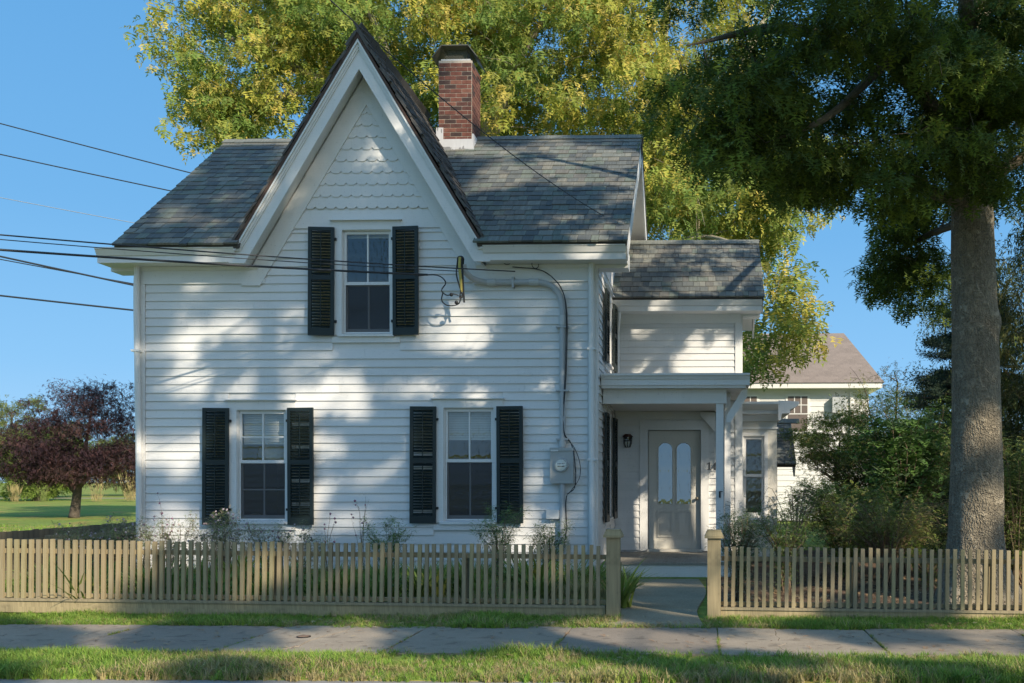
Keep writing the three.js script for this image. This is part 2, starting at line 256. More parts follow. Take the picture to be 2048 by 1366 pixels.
// louvred shutter: local x across, y up, z out; hinged at one side and standing slightly proud
const slatG = {};
function shutter(w, h, at, turn, tone, lean = 0) {
  const g = new THREE.Group(); g.name = 'shutter'; g.position.set(...at); g.rotation.set(0, turn, lean); house.add(g);
  const st = 0.05, mid = h * 0.535;
  part(g, 'frame', [bx(0, st, 0, h, 0, 0.034), bx(w - st, w, 0, h, 0, 0.034), bx(st, w - st, 0, 0.11, 0.001, 0.033), bx(st, w - st, h - 0.05, h, 0.001, 0.033), bx(st, w - st, mid - 0.035, mid + 0.035, 0.001, 0.033)], M.shutter);
  const key = w.toFixed(3); slatG[key] ??= uvm(new THREE.BoxGeometry(w - 2 * st, 0.006, 0.046));
  for (const [a, b] of [[0.11, mid - 0.035], [mid + 0.035, h - 0.05]]) {
    const n = Math.round((b - a) / 0.043);
    for (let i = 0; i < n; i++) { const s = add(g, 'louver_slat', slatG[key], M.shutter, [w / 2, a + (i + .5) * (b - a) / n, 0.017]); s.rotation.x = 0.72 + (hash(i, Math.round(at[0] * 97)) - .5) * 0.16 + (hash(i, 5 + Math.round(at[0] * 50)) > .93 ? -0.7 : 0); }
    part(g, 'tilt_rod', bx(w / 2 - 0.006, w / 2 + 0.006, a + 0.04, b - 0.03, 0.038, 0.05), M.shutter);
  }
  return g;
}
{
  // front wall: a pentagon with the window openings, boards lapped over it
  const eave = 4.72, gy = (x) => APEX - 0.12 - SL * Math.abs(x - XC), gx = (APEX - 0.12 - eave) / SL;
  const wall = part(house, 'front_wall', extZ([[XL, 0.04], [XR, 0.04], [XR, eave], [XC + gx, eave], [XC, APEX - 0.12], [XC - gx, eave], [XL, eave]], -0.14, -0.004, FW.map((f) => rect(f.x, f.X, f.y, f.Y))), M.white);
  const holes = FW.map((f) => [f.cas[0], f.cas[1], f.y - 0.13, f.cas[2] + 0.012]);
  clapboards(wall, XL + 0.095, XR - 0.115, 0.12, 4.30, 0.123, holes, M.white);
  const inGable = (a, b, y) => { const e = (APEX - 0.3 * SQ - y) / SL; return [Math.max(a, XC - e), Math.min(b, XC + e)]; };
  clapboards(wall, -6.6, -3.2, 4.302, 5.10, 0.123, holes, M.white, inGable);
  // gable shingles with clipped corners, one mesh each
  const rowH = 0.1725, pw = 0.1525;
  for (let r = -1; r < 10; r++) {
    const yb = r < 0 ? 5.105 : 5.39 + r * rowH, off = (r & 1) * pw / 2, cl = r < 0 ? 0 : 0.034;
    for (let i = -9; i < 10; i++) {
      const x0 = XC + i * pw + off + 0, e = (APEX - 0.4 * SQ - yb) / SL; if (x0 + pw < XC - e || x0 > XC + e || yb > 6.95) continue;
      if (r < 0 && x0 > -5.55 && x0 + pw < -4.28) { if (x0 + pw < -5.42 || x0 > -4.42) { } }
      const h = (r < 0 ? 0.3 : rowH + 0.02), j = hash(i + 40, r + 3) * .0006;
      const g = ext([[0.0003 + cl, 0], [pw - .0003 - cl, 0], [pw - .0003, cl * .9], [pw - .0003, h], [0.0003, h], [0.0003, cl * .9]], 0.014, [1, 0, 0], [0, 1, -0.08], [0, 0, 1], [0, 0, 0.016 + j]);
      part(wall, 'gable_shingle', g, M.white, [x0, yb + (hash(i, r + 77) - .5) * .003, 0]);
    }
  }
  // rakes of the gable
  const band = (s, p1, p2, ye) => { const q = (p) => (APEX - SQ * p - ye) / SL; const a = [[XC, APEX - SQ * p1], [XC + s * q(p1), ye], [XC + s * q(p2), ye], [XC, APEX - SQ * p2]]; return s > 0 ? a : a; };
  for (const s of [-1, 1]) {
    part(house, 'gable_frieze', extZ(band(s, 0.22, 0.463, 4.27), 0.0, 0.046), M.trim);
    part(house, 'gable_soffit', extZ(band(s, 0.175, 0.2, 4.52), 0.046, 0.31), M.trim);
    part(house, 'rake_board', extZ(band(s, 0.06, 0.262, 4.53), 0.312, 0.352), M.trim);
    part(house, 'rake_moulding', [extZ(band(s, 0.05, 0.105, 4.7), 0.354, 0.385), extZ(band(s, 0.05, 0.075, 4.7), 0.386, 0.41), extZ(band(s, 0.105, 0.125, 4.7), 0.354, 0.37)], M.trim);
    // roof slope of the gable, seen nearly edge on
    const deck = part(house, 'gable_roof', extZ(band(s, 0.012, 0.048, 4.76), -3.1, 0.415), M.roofEdge);
    const len = (APEX - 4.76) / SL * SQ, th = Math.atan(SL), sh = [];
    for (let v = 0.0; v < len - 0.05; v += 0.15) for (let z = 0.44 - R0() * .08; z > -3.05; ) { const w = 0.1 + R0() * .1, b = box(0.24, 0.02 + R0() * .022, w - .004); b.rotateZ(-(th - 0.07)); const dx = (len - v - 0.1) * Math.cos(th), y = APEX - (len - v - 0.1) * Math.sin(th) + .022 + R0() * .012; b.translate(dx + .014, y, z - w / 2); if (s < 0) b.applyMatrix4(new THREE.Matrix4().makeScale(-1, 1, 1)); b.translate(XC, 0, 0); sh.push(b); z -= w; }
    const f = part(deck, 'shingles', sh, M.oldShing); f.userData.kind = 'stuff';
    part(house, 'ridge_cap', ext([[0, 0], [0.16, -0.16 * SL], [0.16, -0.16 * SL - .05], [0, -0.05]], 3.5, [s, 0, 0], [0, 1, 0], [0, 0, 1], [XC, APEX + .04, -3.08]), M.oldShing);
  }
  // corner boards, frieze, eaves
  part(house, 'corner_board', [bx(XL - 0.005, XL + 0.09, 0.05, 4.3, 0, 0.034), bx(XL - 0.03, XL - 0.006, 0.05, 4.3, -0.12, 0.034)], M.trim);
  part(house, 'corner_board', [bx(XR - 0.11, XR + 0.03, 0.05, 4.3, 0, 0.034), bx(XR + 0.002, XR + 0.03, 0.05, 4.3, -0.11, -0.001)], M.trim);
  part(house, 'frieze_board', bx(XL - 0.005, -6.42, 4.302, 4.545, 0, 0.038), M.trim);
  part(house, 'frieze_board', bx(-3.4, XR + 0.03, 4.302, 4.545, 0, 0.038), M.trim);
  const prof = [[0.0, 4.548], [0.35, 4.548], [0.35, 4.645], [0.372, 4.65], [0.385, 4.675], [0.41, 4.72], [0.425, 4.735], [0.425, 4.757], [0.3, 4.757], [0, 4.6]];
  part(house, 'eave', extX(prof, -8.72, -6.70), M.trim); part(house, 'eave', extX(prof, -3.12, -1.09), M.trim);
  // eave returns at the gable ends
  for (const [a, b] of [[-8.74, -8.30], [-1.55, -1.085]]) part(house, 'eave_return', bx(a, b, 4.5, 4.735, -0.3, 0.0), M.trim);
  for (const [a, b] of [[XL, -6.52], [-3.3, XR]]) part(house, 'bed_moulding', extX([[0.038, 4.545], [0.075, 4.545], [0.05, 4.5], [0.038, 4.49]], a, b), M.trim);
  // other walls of the main block
  part(house, 'side_wall', ext([[-0.142, 0.04], [-5.7, 0.04], [-5.7, 4.6], [-2.85, 7.08], [-0.142, 4.9]], 0.13, [0, 0, 1], [0, 1, 0], [1, 0, 0], [XL, 0, 0]), M.white);
  const sw = [[-1.965, -1.235, 0.82, 2.45], [-1.965, -1.235, 3.3, 4.35]];
  const right = part(house, 'side_wall', ext([[-0.142, 0.04], [-5.7, 0.04], [-5.7, 4.6], [-2.85, 7.08], [-0.142, 4.9]], 0.13, [0, 0, 1], [0, 1, 0], [1, 0, 0], [XR - 0.134, 0, 0], sw.map((r) => rect(...r))), M.white);
  const lap = new THREE.Group(); lap.name = 'side_boards'; lap.position.set(XR, 0, 0); lap.rotation.y = Math.PI / 2; house.add(lap);
  clapboards(lap, 0.11, 2.79, 0.12, 4.72, 0.123, [[1.235 - .13, 1.965 + .13, 0.69, 2.6], [1.105, 2.095, 3.17, 4.49]], M.white);
  part(house, 'rear_wall', bx(XL, XR, 0.04, 4.6, -5.84, -5.7), M.white);
  part(house, 'foundation', bx(XL + 0.02, XR - 0.02, -0.2, 0.118, -5.8, -0.002), mat([0.42, 0.4, 0.37], { map: T.concrete }));
  // inside: floors, ceiling, partition
  part(house, 'interior_floor', [bx(XL + .13, XR - .14, 0.2, 0.3, -5.69, -0.15), bx(XL + .13, XR - .14, 2.78, 2.95, -5.69, -0.15), bx(XL + .13, XR - .14, 5.3, 5.35, -5, -0.6)], M.floorIn);
  part(house, 'interior_wall', [bx(XL + .131, XR - .141, 0.3, 2.78, -4.4, -4.3), bx(-5.0, -4.9, 0.3, 2.78, -4.29, -0.15), bx(XL + .131, XR - .141, 2.95, 5.29, -4.0, -3.9)], M.room);

  for (const f of FW) {
    windowUnit({ w: f.X - f.x, h: f.Y - f.y, up: f.up, lo: f.lo, cl: f.x - f.cas[0], cr: f.cas[1] - f.X, ct: f.cas[2] - f.Y, screen: true, blind: f.blind, mid: f.room ? 0.475 : 0.52 }, [f.x, f.y, 0]);
    f.sh.forEach(([a, b], i) => { const w = b - a, h = f.sy[1] - f.sy[0]; const tw = i ? -0.09 : 0.1; shutter(w, h, [a, f.sy[0], i ? 0.042 : 0.078], tw, 0, i ? 0.004 : -0.003); });
    for (const [a, b] of f.sh) for (const yy of [0.12, 0.88]) { const inner = a < (f.x + f.X) / 2 ? b + 0.004 : a - 0.03; part(house, 'hinge', bx(inner, inner + 0.026, f.sy[0] + (f.sy[1] - f.sy[0]) * yy, f.sy[0] + (f.sy[1] - f.sy[0]) * yy + 0.035, 0.03, 0.07), M.iron); }
  }
  for (const [y0, y1] of [[0.82, 2.45], [3.3, 4.35]]) {
    windowUnit({ w: 0.73, h: y1 - y0, up: [2, 1], lo: [2, 1], screen: true, blind: 0.3 }, [XR, y0, -1.235], Math.PI / 2);
    shutter(0.36, y1 - y0 + .06, [XR + 0.05, y0 - .05, -0.76], Math.PI / 2 - 0.03); shutter(0.36, y1 - y0 + .06, [XR + 0.05, y0 - .05, -2.09], Math.PI / 2 - 0.05);
  }
  // downspouts
  const ds = (ps, r) => tubeG(smooth(ps, 30), r, 10);
  part(house, 'downspout', ds([[XL + 0.01, 4.56, 0.09], [XL + 0.0, 4.2, 0.09], [XL + 0.012, 3, 0.085], [XL + 0.03, 1.5, 0.08], [XL + 0.03, 0.1, 0.08]], 0.042), M.trim);
  part(house, 'downspout', ds([[XR - 0.055, 4.56, 0.09], [XR - 0.055, 3, 0.09], [XR - 0.05, 1.5, 0.09], [XR - 0.04, 0.1, 0.09]], 0.046), M.trim);
  for (const [x, y] of [[XL, 3.3], [XR - .055, 3.3], [XR - .05, 1.7]]) part(house, 'strap', bx(x - .06, x + .06, y, y + .03, 0.03, 0.135), M.trim);
}
// roof slopes: local x along the eave, y up the slope, z out of it
function roofSlope(name, W, L, at, ry, th, opt) {
  const g = new THREE.Group(); g.name = name; g.position.set(...at); g.rotation.order = 'YXZ'; g.rotation.set(-(Math.PI / 2 - th), ry, 0); house.add(g);
  if (opt.notch) for (const n of opt.notch) part(g, 'deck', ext(n, .05, [1, 0, 0], [0, 1, 0], [0, 0, 1], [0, 0, -.05]), M.deck); else part(g, 'deck', bx(0, W, 0, L, -0.05, 0), M.deck);
  part(g, 'rake_board', bx(W - 0.032, W - 0.002, 0.02, L, -0.3, -0.051), M.trim); part(g, 'rake_board', bx(0.002, 0.032, 0.02, L, -0.3, -0.051), M.trim);
  if (opt.oh) { part(g, 'soffit', bx(0.033, opt.oh[0], 0.3, L, -0.2, -0.17), M.trim); part(g, 'soffit', bx(W - opt.oh[1], W - 0.033, 0.3, L, -0.2, -0.17), M.trim); }
  const r = rng(opt.seed), e = opt.exp, rows = Math.floor(L / e), units = [0, 1, 2, 3].map(() => uvm(new THREE.BoxGeometry(1, 1, 1))), rest = [[], [], [], [], [], [], []]; let own = 0;
  units.forEach((u, i) => { const uv = u.attributes.uv; for (let k = 0; k < uv.count; k++) uv.setXY(k, uv.getX(k) * 0.16 + i * .23, uv.getY(k) * 0.26 + i * .31); });
  for (let k = 0; k <= rows; k++) for (let x = -0.012 - r() * 0.06; x < W; ) {
    let w = 0.09 + r() * 0.13; if (x + w > W) w = W - x + 0.01; const x0 = Math.max(x, -0.012); w -= x0 - x; x = x0;
    const y = k * e - 0.018, len = Math.min(0.27, L - y + .02), lift = r() * 0.006, jy = (r() - .5) * 0.016 - (r() > .97 ? .02 : 0), tone = r() < .6 ? opt.tones[Math.floor(r() * opt.tones.length)] : Math.floor(r() * 7), v = Math.floor(r() * 4);
    if (!opt.skip || !opt.skip(x + w / 2, y + 0.1)) {
      const th2 = 0.026 + r() * .01, p = [x + w / 2, y + len / 2 + jy, 0.022 + lift], rx = -0.062, rz = (r() - .5) * 0.012;
      if (own < opt.quota && (!opt.show || opt.show(x))) { const o = add(g, 'shingle', units[v], M.shing[tone], p); o.scale.set(Math.max(.02, w - 0.005), len, th2); o.rotation.set(rx, 0, rz); own++; }
      else { const q = box(Math.max(.02, w - 0.005), len, th2); q.rotateX(rx).rotateZ(rz).translate(...p); rest[tone].push(q); }
    }
    x += w;
  }
  rest.forEach((a, i) => { if (a.length) { const o = part(g, 'shingles', a, M.shing[i]); o.userData.kind = 'stuff'; } });
  const cap = []; for (let x = -0.02; x < W; x += 0.2) cap.push(box(0.22, 0.16, 0.022, x + 0.1, L - 0.05, 0.05 + r() * .008)); part(g, 'ridge_course', cap, M.shing[1]);
  return g;
}
{
  const RY = 7.38, RZ = -2.85, th = Math.atan((RY - 4.765) / (0.44 - RZ)), L = Math.hypot(RY - 4.765, 0.44 - RZ), x0 = -8.42, W = 7.35, c = XC - x0;
  roofSlope('roof_slope', W, L, [x0, 4.765, 0.44], 0, th, { notch: [[[0, 0], [c - 1.72, 0], [c - .17, L], [0, L]], [[c + .17, L], [c + 1.72, 0], [W, 0], [W, L]]], exp: 0.18, seed: 5, quota: 220, oh: [.12, .48], tones: [0, 3, 5, 1, 6], show: (x) => x + x0 > -3.3, skip: (x, y) => { const X = x + x0, yy = 4.765 + y * Math.sin(th); return Math.abs(X - XC) < (APEX - yy) / SL - 0.1; } });
  roofSlope('roof_slope', W, L, [x0 + W, 4.765, -6.14], Math.PI, th, { exp: 0.18, seed: 6, quota: 0, oh: [.48, .12], tones: [0, 1, 5] });
  part(house, 'ridge_cap', extX([[RZ - .2, RY - .1], [RZ, RY + .055], [RZ + .2, RY - .1], [RZ, RY + .02]], x0, XC - .25), M.shing[4]); part(house, 'ridge_cap', extX([[RZ - .2, RY - .1], [RZ, RY + .055], [RZ + .2, RY - .1], [RZ, RY + .02]], XC + .25, x0 + W), M.shing[4]);
  part(house, 'gable_back', extZ([[XC - 1.2, APEX - 1.2 * SL - .06], [XC + 1.2, APEX - 1.2 * SL - .06], [XC, APEX - .06]], -3.15, -3.1), M.trim);
}
// chimney of bricks, between the ridge and the gable valley
{
  const x0 = -4.53, x1 = -3.96, z0 = -3.05, z1 = -2.45, y0 = 6.4, y1 = 8.62;
  const ch = part(house, 'chimney', bx(x0 - 0.002, x1 + 0.002, y0, y1 - .004, z0 + 0.012, z1 + 0.002), M.mortar);
  const bg = { s: uvm(new THREE.BoxGeometry(0.196, 0.062, 0.03)), h: uvm(new THREE.BoxGeometry(0.094, 0.062, 0.03)), q: uvm(new THREE.BoxGeometry(0.03, 0.062, 0.196)), t: uvm(new THREE.BoxGeometry(0.03, 0.062, 0.094)) };
  const r = rng(31); let k = 0;
  for (let y = 7.02; y < y1 - .06; y += 0.0745, k++) for (const [face, a, b] of [['f', x0, x1], ['r', z1, z0]]) {
    let p = 0; const len = Math.abs(b - a);
    for (let i = 0; p < len - 0.02; i++) {
      const half = (k & 1) ? i === 0 || p + 0.2 > len : false, w = Math.min(half ? 0.1 : 0.2, len - p), c = p + w / 2, front = face === 'f';
      const o = add(ch, 'brick', front ? bg[half ? 'h' : 's'] : bg[half ? 't' : 'q'], M.bricks[Math.floor(r() * 5)], front ? [x0 + c, y + .031, z1 - 0.008 + r() * .004] : [x1 - 0.008 + r() * .004, y + .031, z1 - c]);
      const s = (w - 0.009) / (half ? 0.094 : 0.196); if (front) o.scale.x = s; else o.scale.z = s; p += w;
    }
  }
  part(ch, 'flashing', [bx(x0 - 0.035, x1 + 0.03, 6.8, 7.26, z1, z1 + 0.03), bx(x1, x1 + 0.03, 7.0, 7.36, z0, z1 - .001), bx(x0 - 0.04, x0 + 0.08, 7.26, 7.46, z1 - .01, z1 + 0.028), bx(x0 - .1, x1 + .05, 6.9, 7.12, z1 + 0.03, z1 + 0.055)], M.tar);
  part(ch, 'cap_base', bx(x0 + 0.03, x1 - 0.03, y1, y1 + 0.035, z0 + .03, z1 - .03), M.pvc);
  const mesh = []; for (let i = 0; i < 14; i++) for (const s of [-1, 1]) { const b = box(0.006, 0.24, 0.006); b.rotateZ(s * 0.6); b.translate(x0 + 0.1 + i * 0.031, y1 + 0.12, z1 - 0.1); mesh.push(b); const c = box(0.006, 0.24, 0.006); c.rotateX(s * .6); c.translate(x1 - .1, y1 + .12, z0 + .1 + i * .031); mesh.push(c); }
  part(ch, 'cap_mesh', mesh, M.capMetal);
  const hood = bx(x0 + .07, x1 - .07, y1 + .235, y1 + .25, z0 - .05, z1 + .05);
  const hoodS = [[x0 + .07, 1], [x1 - .07, -1]].map(([x, q]) => ext([[0, .25], [-.17 * q, .04], [-.185 * q, .04], [-.015 * q, .25]], z1 - z0 + .1, [1, 0, 0], [0, 1, 0], [0, 0, 1], [x, y1, z0 - .05]));
  part(ch, 'cap_hood', [hood, ...hoodS], M.capMetal);
}

// ---------------------------------------------------------------- wing, porch and bay
const WZ = -2.8, WX = 0.66;
{
  const dx0 = -0.955, dx1 = -0.035, dTop = 2.29, fl = 0.19;
  const wall = part(house, 'wing_wall', extZ([[XR, 0.04], [WX, 0.04], [WX, 4.46], [XR, 4.46]], WZ - 0.14, WZ - 0.003, [rect(dx0, dx1, fl, dTop)]), M.white);
  const b = new THREE.Group(); b.name = 'wing_boards'; b.position.set(0, 0, WZ); house.add(b);
  clapboards(b, XR + .03, WX - 0.11, 0.2, 4.14, 0.114, [[dx0 - 0.14, dx1 + 0.14, 0, dTop + 0.15]], M.white);
  part(house, 'wing_frieze', bx(XR + .03, WX, 4.142, 4.33, WZ, WZ + .036), M.trim);
  part(house, 'corner_board', [bx(WX - 0.1, WX + 0.02, 0.1, 4.14, WZ, WZ + 0.034), bx(WX + .003, WX + 0.028, 0.1, 4.3, WZ - .11, WZ - .001)], M.trim);
  part(house, 'wing_side_wall', ext([[WZ - .142, 0.04], [-5.4, 0.04], [-5.4, 4.46], [-4.1, 5.5], [WZ - .142, 4.57]], 0.13, [0, 0, 1], [0, 1, 0], [1, 0, 0], [WX - 0.13, 0, 0]), M.white);
  part(house, 'wing_rear_wall', bx(XR, WX, 0.04, 4.4, -5.5, -5.41), M.white);
  part(house, 'wing_floor', [bx(XR, WX - .14, 0.06, 0.17, -5.4, WZ - .15), bx(XR, WX - .14, 2.6, 2.7, -5.4, WZ - .15)], M.floorIn);
  const ez = WZ + .36, prof = [[WZ + .0, 4.30], [ez, 4.30], [ez, 4.385], [ez + .02, 4.39], [ez + .035, 4.42], [ez + .055, 4.465], [ez + .055, 4.49], [ez - .1, 4.49], [WZ, 4.4]];
  part(house, 'wing_eave', extX(prof, XR + .002, 1.0), M.trim);
  part(house, 'eave_return', bx(WX + .03, 0.99, 4.26, 4.46, WZ - 0.3, WZ - .001), M.trim);
  const th = Math.atan(1.33 / 1.68), L = Math.hypot(1.33, 1.68);
  roofSlope('wing_roof', 2.58, L, [XR + .004, 4.5, ez + .07], 0, th, { exp: 0.186, seed: 9, quota: 90, tones: [3, 0, 5, 2] });
  roofSlope('wing_roof', 2.58, L, [XR + 2.584, 4.5, -5.74], Math.PI, th, { exp: 0.186, seed: 10, quota: 0, tones: [3, 0, 5] });
  part(house, 'wing_soffit', ext([[-5.6, 4.48], [-4.06, 5.68], [-2.5, 4.46], [-2.5, 4.43], [-4.06, 5.63], [-5.6, 4.44]], 0.3, [0, 0, 1], [0, 1, 0], [1, 0, 0], [WX + .03, 0, 0]), M.trim);
  part(house, 'downspout', tubeG(smooth([[XR + .12, 4.3, ez - .02], [XR + .11, 4.16, ez - .1], [XR + .075, 3.98, WZ + .09], [XR + .075, 3.6, WZ + .07], [XR + .075, 3.1, WZ + .07]], 24), 0.036, 8), M.trim);

  // front door
  const door = part(house, 'door', [bx(dx0 + .004, dx1 - .004, fl + .012, dTop - .004, WZ - 0.1, WZ - 0.062)].slice(0, 0).concat((() => {
    const cx = (dx0 + dx1) / 2, lw = 0.262, gap = 0.03, holes = [];
    for (const s of [-1, 1]) { const a = cx + (s < 0 ? -gap - lw : gap), y0 = 1.0, ys = 2.0 - 0.05, pts = [[a, y0], [a + lw, y0]]; for (let i = 0; i <= 12; i++) { const w = Math.PI * i / 12; pts.push([a + lw / 2 + Math.cos(w) * lw / 2, ys + Math.sin(w) * lw / 2]); } holes.push(pts); }
    return [extZ(rect(dx0 + .004, dx1 - .004, fl + .03, dTop - .004), WZ - 0.1, WZ - 0.062, holes)];
  })()), M.cream);
  const cx = (dx0 + dx1) / 2;
  for (const s of [-1, 1]) {
    const a = cx + (s < 0 ? -.292 : .03); add(door, 'pane', new THREE.PlaneGeometry(0.3, 1.12), M.doorGlass, [a + .131, 1.545, WZ - 0.085]).rotation.set(-0.018, 0.006 * s, 0);
    const arch = []; for (let i = 0; i <= 12; i++) { const w = Math.PI * i / 12; arch.push([a + .131 + Math.cos(w) * .131, 1.0, 0].map((q, j) => j === 1 ? 1.95 + Math.sin(w) * .131 : q)); }
    part(door, 'glazing_bead', tubeG([V(a, 1, WZ - .062), ...arch.reverse().map(([x, y]) => V(x, y, WZ - .062)), V(a + .262, 1, WZ - .062), V(a, 1, WZ - .062)], 0.011, 6), M.cream);
    const px0 = a + (s < 0 ? -.005 : 0.005), px1 = px0 + .262;
    part(door, 'panel', [bx(px0, px1, .42, .445, WZ - .062, WZ - .045), bx(px0, px1, .865, .89, WZ - .062, WZ - .045), bx(px0, px0 + .022, .445, .865, WZ - .062, WZ - .045), bx(px1 - .022, px1, .445, .865, WZ - .062, WZ - .045), bx(px0 + .045, px1 - .045, .47, .84, WZ - .062, WZ - .052)], M.cream);
  }
  part(door, 'kick_rail', bx(dx0 + .02, dx1 - .02, fl + .03, .37, WZ - .062, WZ - .05), M.cream);
  part(door, 'knob', [new THREE.SphereGeometry(0.03, 14, 10).translate(dx1 - .07, 1.1, WZ - .0), new THREE.CylinderGeometry(.012, .012, .06, 10).rotateX(Math.PI / 2).translate(dx1 - .07, 1.1, WZ - .03)], mat([0.35, 0.3, 0.22], { metalness: 0.8, roughness: 0.35 }));
  part(house, 'door_casing', [bx(dx0 - .14, dx0, fl, dTop + .15, WZ - .1, WZ + .034), bx(dx1, dx1 + .14, fl, dTop + .15, WZ - .1, WZ + .034), bx(dx0, dx1, dTop, dTop + .15, WZ - .1, WZ + .034)], M.trim);
  part(house, 'threshold', bx(dx0 - .02, dx1 + .02, fl - .03, fl + .028, WZ - .1, WZ + .06), M.cream);
  // hall behind the door
  part(house, 'hall_wall', [bx(XR, WX - .14, .17, 2.6, -4.9, -4.85)], M.room);

  // porch: floor boards, riser, roof, beam, posts
  const pf = -0.5, floor = new THREE.Group(); floor.name = 'porch_floor'; house.add(floor);
  let q = 0; for (let z = WZ + .05; z < pf - .02; z += 0.096, q++) { const o = part(floor, 'floor_board', bx(XR + .035, 0.56, 0.145, 0.175, z, Math.min(z + 0.0915, pf)), M.porchFloor); o.position.y = hash(q, 4) * .003; }
  part(house, 'porch_riser', bx(XR + .04, 0.54, -0.05, 0.143, pf - .06, pf - .03), M.trim);
  const rx = 0.70, rz = -0.42;
  part(house, 'porch_ceiling', bx(XR + .031, 0.3, 2.615, 2.64, WZ + .04, -0.72), M.trim);
  part(house, 'porch_roof', [bx(XR + .031, rx - .1, 2.82, 3.0, WZ + .04, rz - .1)], M.trim);
  part(house, 'porch_beam', [bx(XR + .031, 0.36, 2.585, 2.8, -0.86, -0.70), bx(0.21, 0.355, 2.59, 2.8, WZ + .04, -0.861)], M.trim);
  part(house, 'porch_cornice', [bx(XR + .03, rx - .06, 2.801, 2.9, WZ + .04, rz - .06), extX([[rz - .3, 3.03], [rz + .03, 3.012], [rz + .03, 2.985], [rz + .005, 2.965], [rz - .01, 2.93], [rz - .03, 2.925], [rz - .03, 2.84], [rz - .3, 2.84]], XR + .028, rx), bx(rx - .07, rx, 2.84, 3.0, WZ + .04, rz - .3)], M.trim);
  part(house, 'porch_flat_roof', bx(XR + .03, rx - .01, 3.002, 3.034, WZ + .04, rz - .3), mat([.55, .55, .54], { roughness: .7 }));
  part(house, 'porch_post', [bx(0.2, 0.315, 0.175, 2.584, -0.84, -0.725), bx(.185, .33, .175, .29, -.855, -.71)], M.trim);
  part(house, 'porch_post', [bx(0.37, 0.48, 0.175, 2.584, WZ + .04, WZ + .16), bx(0.345, 0.44, 0.1, 2.8, -1.45, -1.35)], M.trim);
  part(house, 'bracket', ext([[0, 0], [0.06, 0], [0.32, 0.4], [0.32, 0.5], [0.24, .5], [0, .1]], 0.05, [1, 0, 0], [0, 1, 0], [0, 0, 1], [0.36, 2.3, -0.82]), M.trim);
  part(house, 'bracket', ext([[0, 0], [-0.26, .3], [-.26, .34], [0, .34]], 0.05, [1, 0, 0], [0, 1, 0], [0, 0, 1], [0.21, 2.25, WZ + .06]), M.trim);
  part(house, 'door_hook', [bx(.245, .27, 1.15, 1.25, -.724, -.705), bx(.27, .3, 1.24, 1.25, -.724, -.70)], M.iron);

  // bay beyond the wing's corner
  const bz = -3.15, b0 = 0.69, b1 = 1.31;
  part(house, 'bay_wall', [extZ(rect(b0, b1, -.02, 2.46), bz - .12, bz, [rect(.715, 1.09, 0.76, 2.2)]), bx(b1 - .12, b1 - .001, -.02, 2.46, -4.9, bz - .121), bx(b0, b1, -.02, 2.46, -5.0, -4.901)], M.cream.clone());
  windowUnit({ w: .375, h: 1.44, up: [1, 1], lo: [1, 1], cl: .02, cr: .06, ct: .06, nocap: true, mid: .5 }, [.715, .76, bz]);
  part(house, 'bay_cornice', [extX([[bz - 1.7, 2.8], [bz + .36, 2.78], [bz + .36, 2.74], [bz + .32, 2.7], [bz + .2, 2.64], [bz + .2, 2.58], [bz + .06, 2.57], [bz + .04, 2.46], [bz - 1.7, 2.46]], b0, b1 + .0), extZ([[b1, 2.46], [b1 + .04, 2.46], [b1 + .06, 2.57], [b1 + .2, 2.58], [b1 + .2, 2.64], [b1 + .32, 2.7], [b1 + .36, 2.74], [b1 + .36, 2.78], [b1, 2.8]], bz - 1.7, bz + .36)], M.trim);
  part(house, 'bay_band', bx(b0, b1 + .02, 2.32, 2.36, bz, bz + .025), M.trim); part(house, 'bay_band', bx(b0, b1 + .01, .45, .5, bz, bz + .02), M.trim);
  // low rear addition with a steep shingled roof
  part(house, 'rear_addition_wall', bx(0.3, 1.55, -.02, 1.75, -8, -6.2), M.oldFence[2]);
  const th3 = Math.atan(.95 / 1.3); roofSlope('rear_addition_roof', 1.6, Math.hypot(.95, 1.3), [0.28, 1.72, -5.6], 0, th3, { exp: 0.12, seed: 14, quota: 0, tones: [0, 3] });
}

